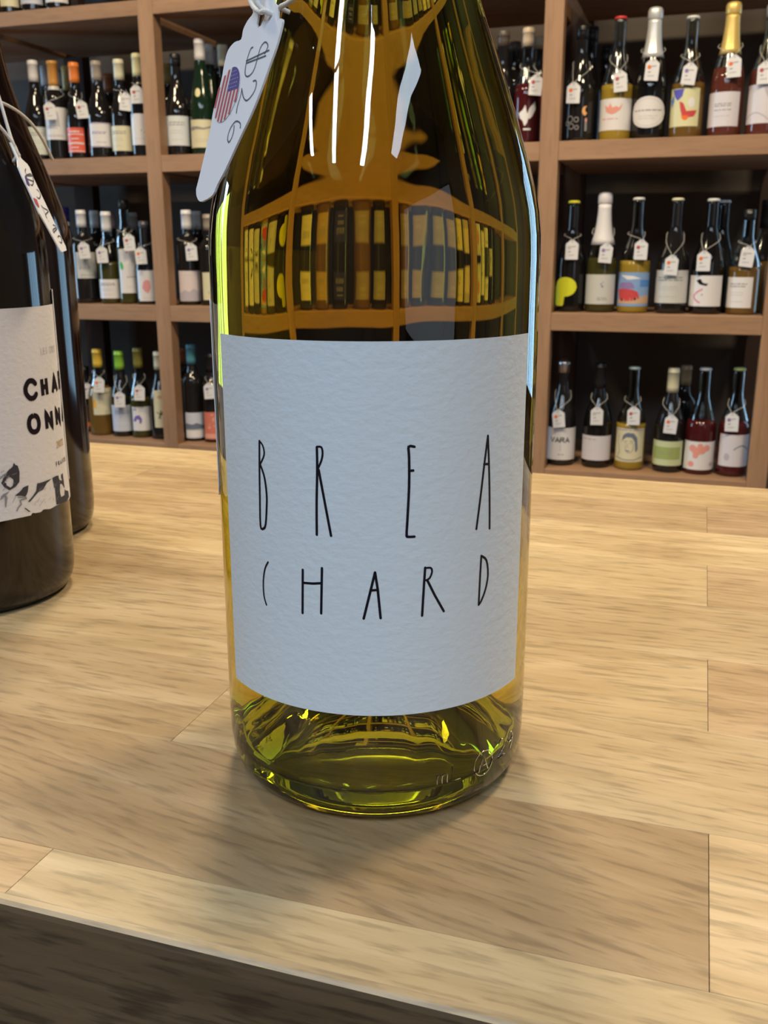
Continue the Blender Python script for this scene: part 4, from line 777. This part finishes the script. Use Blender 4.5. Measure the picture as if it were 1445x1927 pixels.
        for i in range(9): I('k_coralpale').ellipse(X(rs.uniform(.1, .8)), Z(rs.uniform(.3, .92)), rs.uniform(.002, .006), rs.uniform(.002, .005), rs.uniform(0, 3), 5)
        I('k_coralpale').rect(X(.02), X(.98), Z(.04), Z(.2), 8)
    elif des == 'bird':
        I('k_palewhite').fill([(X(.18), Z(.45)), (X(.1), Z(.62)), (X(.3), Z(.72)), (X(.42), Z(.88)), (X(.5), Z(.62)), (X(.6), Z(.55)), (X(.52), Z(.3)), (X(.4), Z(.2)), (X(.3), Z(.38))], 14)
        I('k_palewhite').fill([(X(.5), Z(.55)), (X(.62), Z(.78)), (X(.92), Z(1.0)), (X(.95), Z(.75)), (X(.75), Z(.5)), (X(.6), Z(.42))], 12); I('k_palewhite').rect(X(.35), X(.7), Z(.08), Z(.14), 4)
    elif des == 'moon':
        P = [(X(.78) + .010 * math.cos(t * .35 + 1.2), Z(.66) + .012 * math.sin(t * .35 + 1.2)) for t in range(11)] + [(X(.84) + .007 * math.cos(4.6 - t * .4), Z(.70) + .008 * math.sin(4.6 - t * .4)) for t in range(8)]
        I('k_moon').fill(P, 12)
        for (u, v, r) in ((.3, .42, .008), (.5, .40, .006), (.35, .2, .007), (.52, .16, .005), (.2, .3, .005)): I('ink_grey').stroke([(X(u) + r * math.cos(t * .7), Z(v) + r * math.sin(t * .7)) for t in range(10)], .0022)
        I('ink_grey').stroke([(X(.8), Z(.05)), (X(.8), Z(.45))], .006, cap=False); I('k_splat').ellipse(X(.8), Z(.38), .004, .004, 0, 4)
    elif des == 'splatter':
        I('k_splat').fill([(X(.30), Z(.58)), (X(.26), Z(.80)), (X(.34), Z(.72)), (X(.38), Z(.86)), (X(.43), Z(.70)), (X(.50), Z(.76)), (X(.56), Z(.70)), (X(.63), Z(.84)), (X(.60), Z(.66)), (X(.50), Z(.54)), (X(.42), Z(.50))], 18)
        lines('k_splat', .2, .55, [.36], .002)
    elif des == 'oval':
        cx, cz = (x0 + x1) / 2, (z0 + z1) / 2
        I('k_lilacgrey').stroke([(cx + W * .43 * math.cos(t / 36 * 2 * PI), cz + Hh * .43 * math.sin(t / 36 * 2 * PI)) for t in range(37)], .0009, cap=False); lines('ink_grey', .12, .88, [.56], .0030); lines('ink_lightgrey', .25, .75, [.38, .3], .0012)
    elif des == 'painting':
        I('k_violetblue').fill([(X(.12), Z(.98)), (X(.5), Z(.98)), (X(.46), Z(.8)), (X(.32), Z(.68)), (X(.2), Z(.8))], 8); I('k_sky2' if 0 else 'k_skyblue').fill([(X(.04), Z(.7)), (X(.16), Z(.85)), (X(.2), Z(.7)), (X(.1), Z(.5))], 6)
        I('k_carred').fill([(X(.38), Z(.66)), (X(.5), Z(.62)), (X(.6), Z(.4)), (X(.92), Z(.42)), (X(.85), Z(.26)), (X(.6), Z(.22)), (X(.45), Z(.32))], 12); I('k_orangespot').fill([(X(.45), Z(.3)), (X(.7), Z(.28)), (X(.62), Z(.16)), (X(.5), Z(.18))], 8)
        I('k_palewhite').ellipse(X(.74), Z(.62), .009, .012, 0, 8)
    elif des == 'wave':
        I('k_lilacgrey').stroke([(X(.02 + t * .09), Z(.12 + .16 * math.sin(t * .42))) for t in range(9)], .0028, cap=False); I('k_lilacgrey').fill([(X(.5), Z(.98)), (X(.98), Z(.98)), (X(.98), Z(.5)), (X(.7), Z(.6))], 8)
    elif des == 'blob':
        cx, cz, r = -.38 * Rl, .068, .0265
        I('k_lemonblob').fill([(cx + r * 1.25 * math.cos(t * PI / 14), cz + r * math.sin(t * PI / 14)) for t in range(28)], 24); I('k_lemonblob').fill([(-1.25 * Rl, .024), (-1.1 * Rl, .016), (-.50 * Rl, .016), (-.36 * Rl, .024), (-.34 * Rl, .06), (-1.25 * Rl, .07)], 10)
    elif des == 'cluster':
        for i in range(8): I('k_navygrey').ellipse(X(.56) + rs.uniform(-.003, .003), Z(.66) + rs.uniform(-.008, .008), .0015, .0018, 0, 4)
        lines('ink_grey', .45, .72, [.22, .16], .0018)
    elif des == 'car':
        I('k_skyblue').rect(X(.68), X(.97), Z(.58), Z(.78), 6); I('k_sand').fill([(X(.12), Z(.08)), (X(.97), Z(.08)), (X(.97), Z(.34)), (X(.75), Z(.3)), (X(.12), Z(.18))], 12)
        I('k_palewhite').fill([(X(.2), Z(.92)), (X(.5), Z(.9)), (X(.7), Z(.82)), (X(.4), Z(.78))], 8)
        I('k_purple').fill([(X(.16), Z(.56)), (X(.2), Z(.70)), (X(.5), Z(.72)), (X(.56), Z(.54)), (X(.3), Z(.5))], 9)
        I('k_carred').fill([(X(.14), Z(.24)), (X(.13), Z(.5)), (X(.3), Z(.52)), (X(.5), Z(.5)), (X(.66), Z(.42)), (X(.68), Z(.24)), (X(.5), Z(.16)), (X(.3), Z(.15))], 12); I('ink_black').ellipse(X(.26), Z(.19), .003, .004, 0, 4); I('ink_black').ellipse(X(.58), Z(.22), .003, .004, 0, 4)
    elif des == 'arc':
        I('k_pinkarc').stroke([(X(.52 - .22 * math.sin(t * .34 + .1)), Z(.56 - t * .055)) for t in range(9)], .0035, step=.004); I('ink_black').fill([(X(.34), Z(.84)), (X(.42), Z(.72)), (X(.6), Z(.66)), (X(.62), Z(.74)), (X(.5), Z(.76)), (X(.44), Z(.9))], 8)
        I('ink_grey').ellipse(X(.5), Z(.38), .0022, .0022, 0, 4); I('ink_grey').ellipse(X(.18), Z(.38), .0016, .0016, 0, 4)
    elif des == 'vara':
        write(I('ink_black'), 'VARA', X(.16), Z(.56), .0110, .0130, .0036, .0030); I('ink_grey').ellipse(X(.42), Z(.42), .0016, .0016, 0, 4); I('ink_grey').ellipse(X(.42), Z(.32), .0016, .0016, 0, 4); lines('ink_grey', .36, .52, [.17], .002)
    elif des == 'portrait':
        K = I('ink_grey'); c = (X(.5), Z(.46))
        I('k_lilacgrey').rect(X(.03), X(.97), Z(.93), Z(.98), 8)
        N_ = I('k_navygrey')
        K.stroke([(c[0] + .0115 * math.cos(t * .3 + 2.9), c[1] + .0175 * math.sin(t * .3 + 2.9)) for t in range(15)], .0014)
        N_.fill([(X(.26), Z(.60)), (X(.27), Z(.78)), (X(.42), Z(.88)), (X(.62), Z(.86)), (X(.74), Z(.70)), (X(.76), Z(.40)), (X(.70), Z(.24)), (X(.67), Z(.44)), (X(.66), Z(.60)), (X(.56), Z(.74)), (X(.40), Z(.74)), (X(.30), Z(.66))], 14)
        N_.stroke([(X(.33), Z(.62)), (X(.43), Z(.63))], .0014); N_.stroke([(X(.50), Z(.63)), (X(.60), Z(.62))], .0014)
        K.stroke([(X(.36), Z(.56)), (X(.42), Z(.57))], .0014); K.stroke([(X(.50), Z(.56)), (X(.56), Z(.56))], .0014); K.stroke([(X(.45), Z(.54)), (X(.43), Z(.44)), (X(.47), Z(.43))], .0012); N_.stroke([(X(.40), Z(.34)), (X(.5), Z(.33))], .003)
        K.stroke([(X(.1), Z(.12)), (X(.35), Z(.06)), (X(.65), Z(.06)), (X(.9), Z(.14))], .003, step=.004); K.stroke([(X(.12), Z(.12)), (X(.2), Z(.3)), (X(.12), Z(.6)), (X(.16), Z(.8))], .0016, step=.004)
    elif des == 'greenbox': I('k_sage').rect(X(.1), X(.88), Z(.26), Z(.76), 12); lines('i_none' if 0 else 'ink_grey', .3, .7, [.56, .48], .0016)
    elif des == 'splotch':
        for (u, v, r) in ((.28, .76, .011), (.38, .66, .013), (.50, .70, .012), (.62, .78, .010), (.26, .2, .009), (.46, .85, .008), (.36, .5, .008)): I('k_splat').ellipse(X(u), Z(v), r, r * .9, 0, 7)
        I('k_lilacgrey').ellipse(X(.78), Z(.2), .008, .006, 0, 7)
    elif des == 'darkarc': I('k_navygrey').stroke([(X(.42 + .045 * t), Z(.52 + .14 * math.sin(t * .32 + .1))) for t in range(11)], .0026, step=.004); I('k_lilacgrey').ellipse(X(.25), Z(.3), .008, .010, 0, 7)
    for k, ik in inks.items():
        link('print', ik.wrap(lambda s, z: cylf(Rl, .0006)(s / Rl, z)), M[k], root)

# price tags: one card and string, copied; the stickers differ in colour
def card_mesh():
    P = [(-.0165, -.026), (.0165, -.026), (.0172, -.025), (.0172, .014), (.0155, .0165), (.0065, .024), (.005, .026), (-.005, .026), (-.0065, .024), (-.0155, .0165), (-.0172, .014), (-.0172, -.025)]
    V = [(0, p[0], p[1]) for p in P] + [(.0006, p[0], p[1]) for p in P]; n = len(P)
    return mesh('card', V, [tuple(range(n - 1, -1, -1)), tuple(range(n, 2 * n))] + [(i, (i + 1) % n, n + (i + 1) % n, n + i) for i in range(n)])
CARD = card_mesh(); CARD.materials.append(M['card'])
STM = {}
for k in ('ink_red', 'k_orangespot', 'k_purple', 'ink_lightgrey'):
    me = mesh('sticker', [(.0011, -.0075 + .0048 * math.cos(t * PI / 8), .006 + .0048 * math.sin(t * PI / 8)) for t in range(16)], [tuple(range(16))]); me.materials.append(M[k]); STM[k] = me
ik = Ink(); ik.stroke([(-.002, .008), (.009, .009)], .0016); ik.stroke([(-.009, -.006), (-.004, -.005)], .0022); ik.stroke([(-.010, -.015), (.006, -.014)], .0010)
WR = ik.wrap(lambda s, z: (.0011, s, z)); WR.materials.append(M['ink_grey'])
first_tag = None
def price_tag(desc, root_loc, rz, k, H, dx, z, grp, seed):
    rs = random.Random(seed); R_ = max(rad_at(k, z - .03), k[2][1] * .93)
    ca, sa = math.cos(rz), math.sin(rz)
    # lateral offset in the camera-facing frame
    dy = dx / max(.3, math.cos(rz + PI / 2)) if 0 else dx
    lx = max(R_ + .005, (R_ + .007 + ca * (dy + .018)) / -sa)
    p = Vector((root_loc[0] + ca * lx - sa * dy, root_loc[1] + sa * lx + ca * dy, root_loc[2] + z))
    t = thing('price_tag', desc, 'price tag', p, rz + rs.uniform(-.05, .05), grp); t.rotation_euler[0] = rs.uniform(-.12, .12)
    link('card', CARD, None, t); link('sticker', STM[rs.choice(list(STM))], None, t); link('writing', WR, None, t)
    # threads from the hole to the neck, in tag space
    zn = max(.70 * H, z + .036); rn = rad_at(k, zn) + .0008; M4 = Matrix.Translation(p) @ t.rotation_euler.to_matrix().to_4x4(); im = M4.inverted()
    V = []; F = []
    for sgn_ in (-1, 1):
        mid = Vector((root_loc[0] + ca * (rn + .006) - sa * sgn_ * rn * 1.1, root_loc[1] + sa * (rn + .006) + ca * sgn_ * rn * 1.1, root_loc[2] + max((zn + z + .024) / 2 + .006, z + .030)))
        bk = Vector((root_loc[0] - ca * rn * .3 - sa * sgn_ * rn, root_loc[1] - sa * rn * .3 + ca * sgn_ * rn, root_loc[2] + zn + .004))
        pts = smoothline([M4 @ Vector((.0008, 0, .020)), M4 @ Vector((.003, sgn_ * .003, .028)), mid, bk], 5)
        for q_ in pts:
            dx_, dy_ = q_.x - root_loc[0], q_.y - root_loc[1]; r_ = math.hypot(dx_, dy_); nd = rad_at(k, q_.z - root_loc[2]) + .0030
            if r_ < nd: q_.x = root_loc[0] + dx_ / r_ * nd; q_.y = root_loc[1] + dy_ / r_ * nd
        v, f = tube([im @ q_ for q_ in pts], .00055, 4); b = len(V); V += v; F += [tuple(i + b for i in q_) for q_ in f]
    link('string', mesh('string', V, F), M['string'], t)
    return t
GN = {'Z': 'topmost', 'A': 'upper', 'B': 'middle', 'C': 'lower'}
for i, (d, row, X, Y, H, R, shape, glass, capc, capk, zc, lab, tag) in enumerate(BOTTLES):
    side = 'left' if X < -.9 else 'right'
    desc = d + ', ' + side + ' part of ' + GN[row] + ' shelf'
    grp = 'bottles on the ' + GN[row] + ' shelf, ' + side + ' part'
    if (X < -2.3): continue
    make_bottle('wine_bottle', desc, (X, Y, TOPS[row] + .0005), H, R, shape, glass, capc, capk, zc, lab, grp, seed=i)
    if capk == 'dome' or 'medallion' in d:
        pass
    if 'medallion' in d:
        t = [o for o in C.objects if o.get('label') == desc][0]; k = prof(shape, H, R); zz = .178; r0 = rad_at(k, zz)
        ik = Ink(); ik.ellipse(-.011, zz, .0085, .0125, 0, 8); link('medallion', ik.wrap(lambda s, z: ((rad_at(k, z) + .0008) * math.cos(s / r0), (rad_at(k, z) + .0008) * math.sin(s / r0), z)), pm('paleyellow'), t)
    if tag:
        short = d.split(', ')[0]
        price_tag('white price tag on the ' + short, (X, Y, TOPS[row]), math.atan2(-Y, -X), [(p[0], p[1] + (.0035 if capk == 'foil' else 0)) for p in prof(shape, H, R)], H, tag[0], tag[1], 'price tags on the shelves', i)
# bottles seen only through the big bottle's glass
rs = random.Random(11); hid = {}
for row, xs in (('A', [-1.36, -1.27, -1.18, -1.09, -.93, -.84, -.75, -.66]), ('B', [-1.40, -1.31, -1.22, -1.12, -.93, -.84, -.74, -.64, -.54]), ('C', [-1.40, -1.30, -1.20, -1.10, -.92, -.81, -.70, -.58])):
    for j, x in enumerate(xs):
        kind = rs.choice(['amber', 'amber', 'dark', 'dark', 'olive']); capc = rs.choice(['white', 'cream', 'gold', 'amber', 'black', 'palegrey'])
        make_bottle('wine_bottle', 'assorted bottle on the %s shelf, hidden behind the big clear bottle' % GN[row], (x, 2.79, TOPS[row] + .0005), rs.uniform(.29, .31), .039, rs.choice(['burgundy', 'bordeaux']), kind, capc, 'sleeve', .24,
                    (-.85, .85, .03, .10, rs.choice(['taupe', 'cream', 'gold', 'taupe', 'navy', 'grey']), 'lines'), 'hidden bottles on the %s shelf' % GN[row], seed=100 + j)
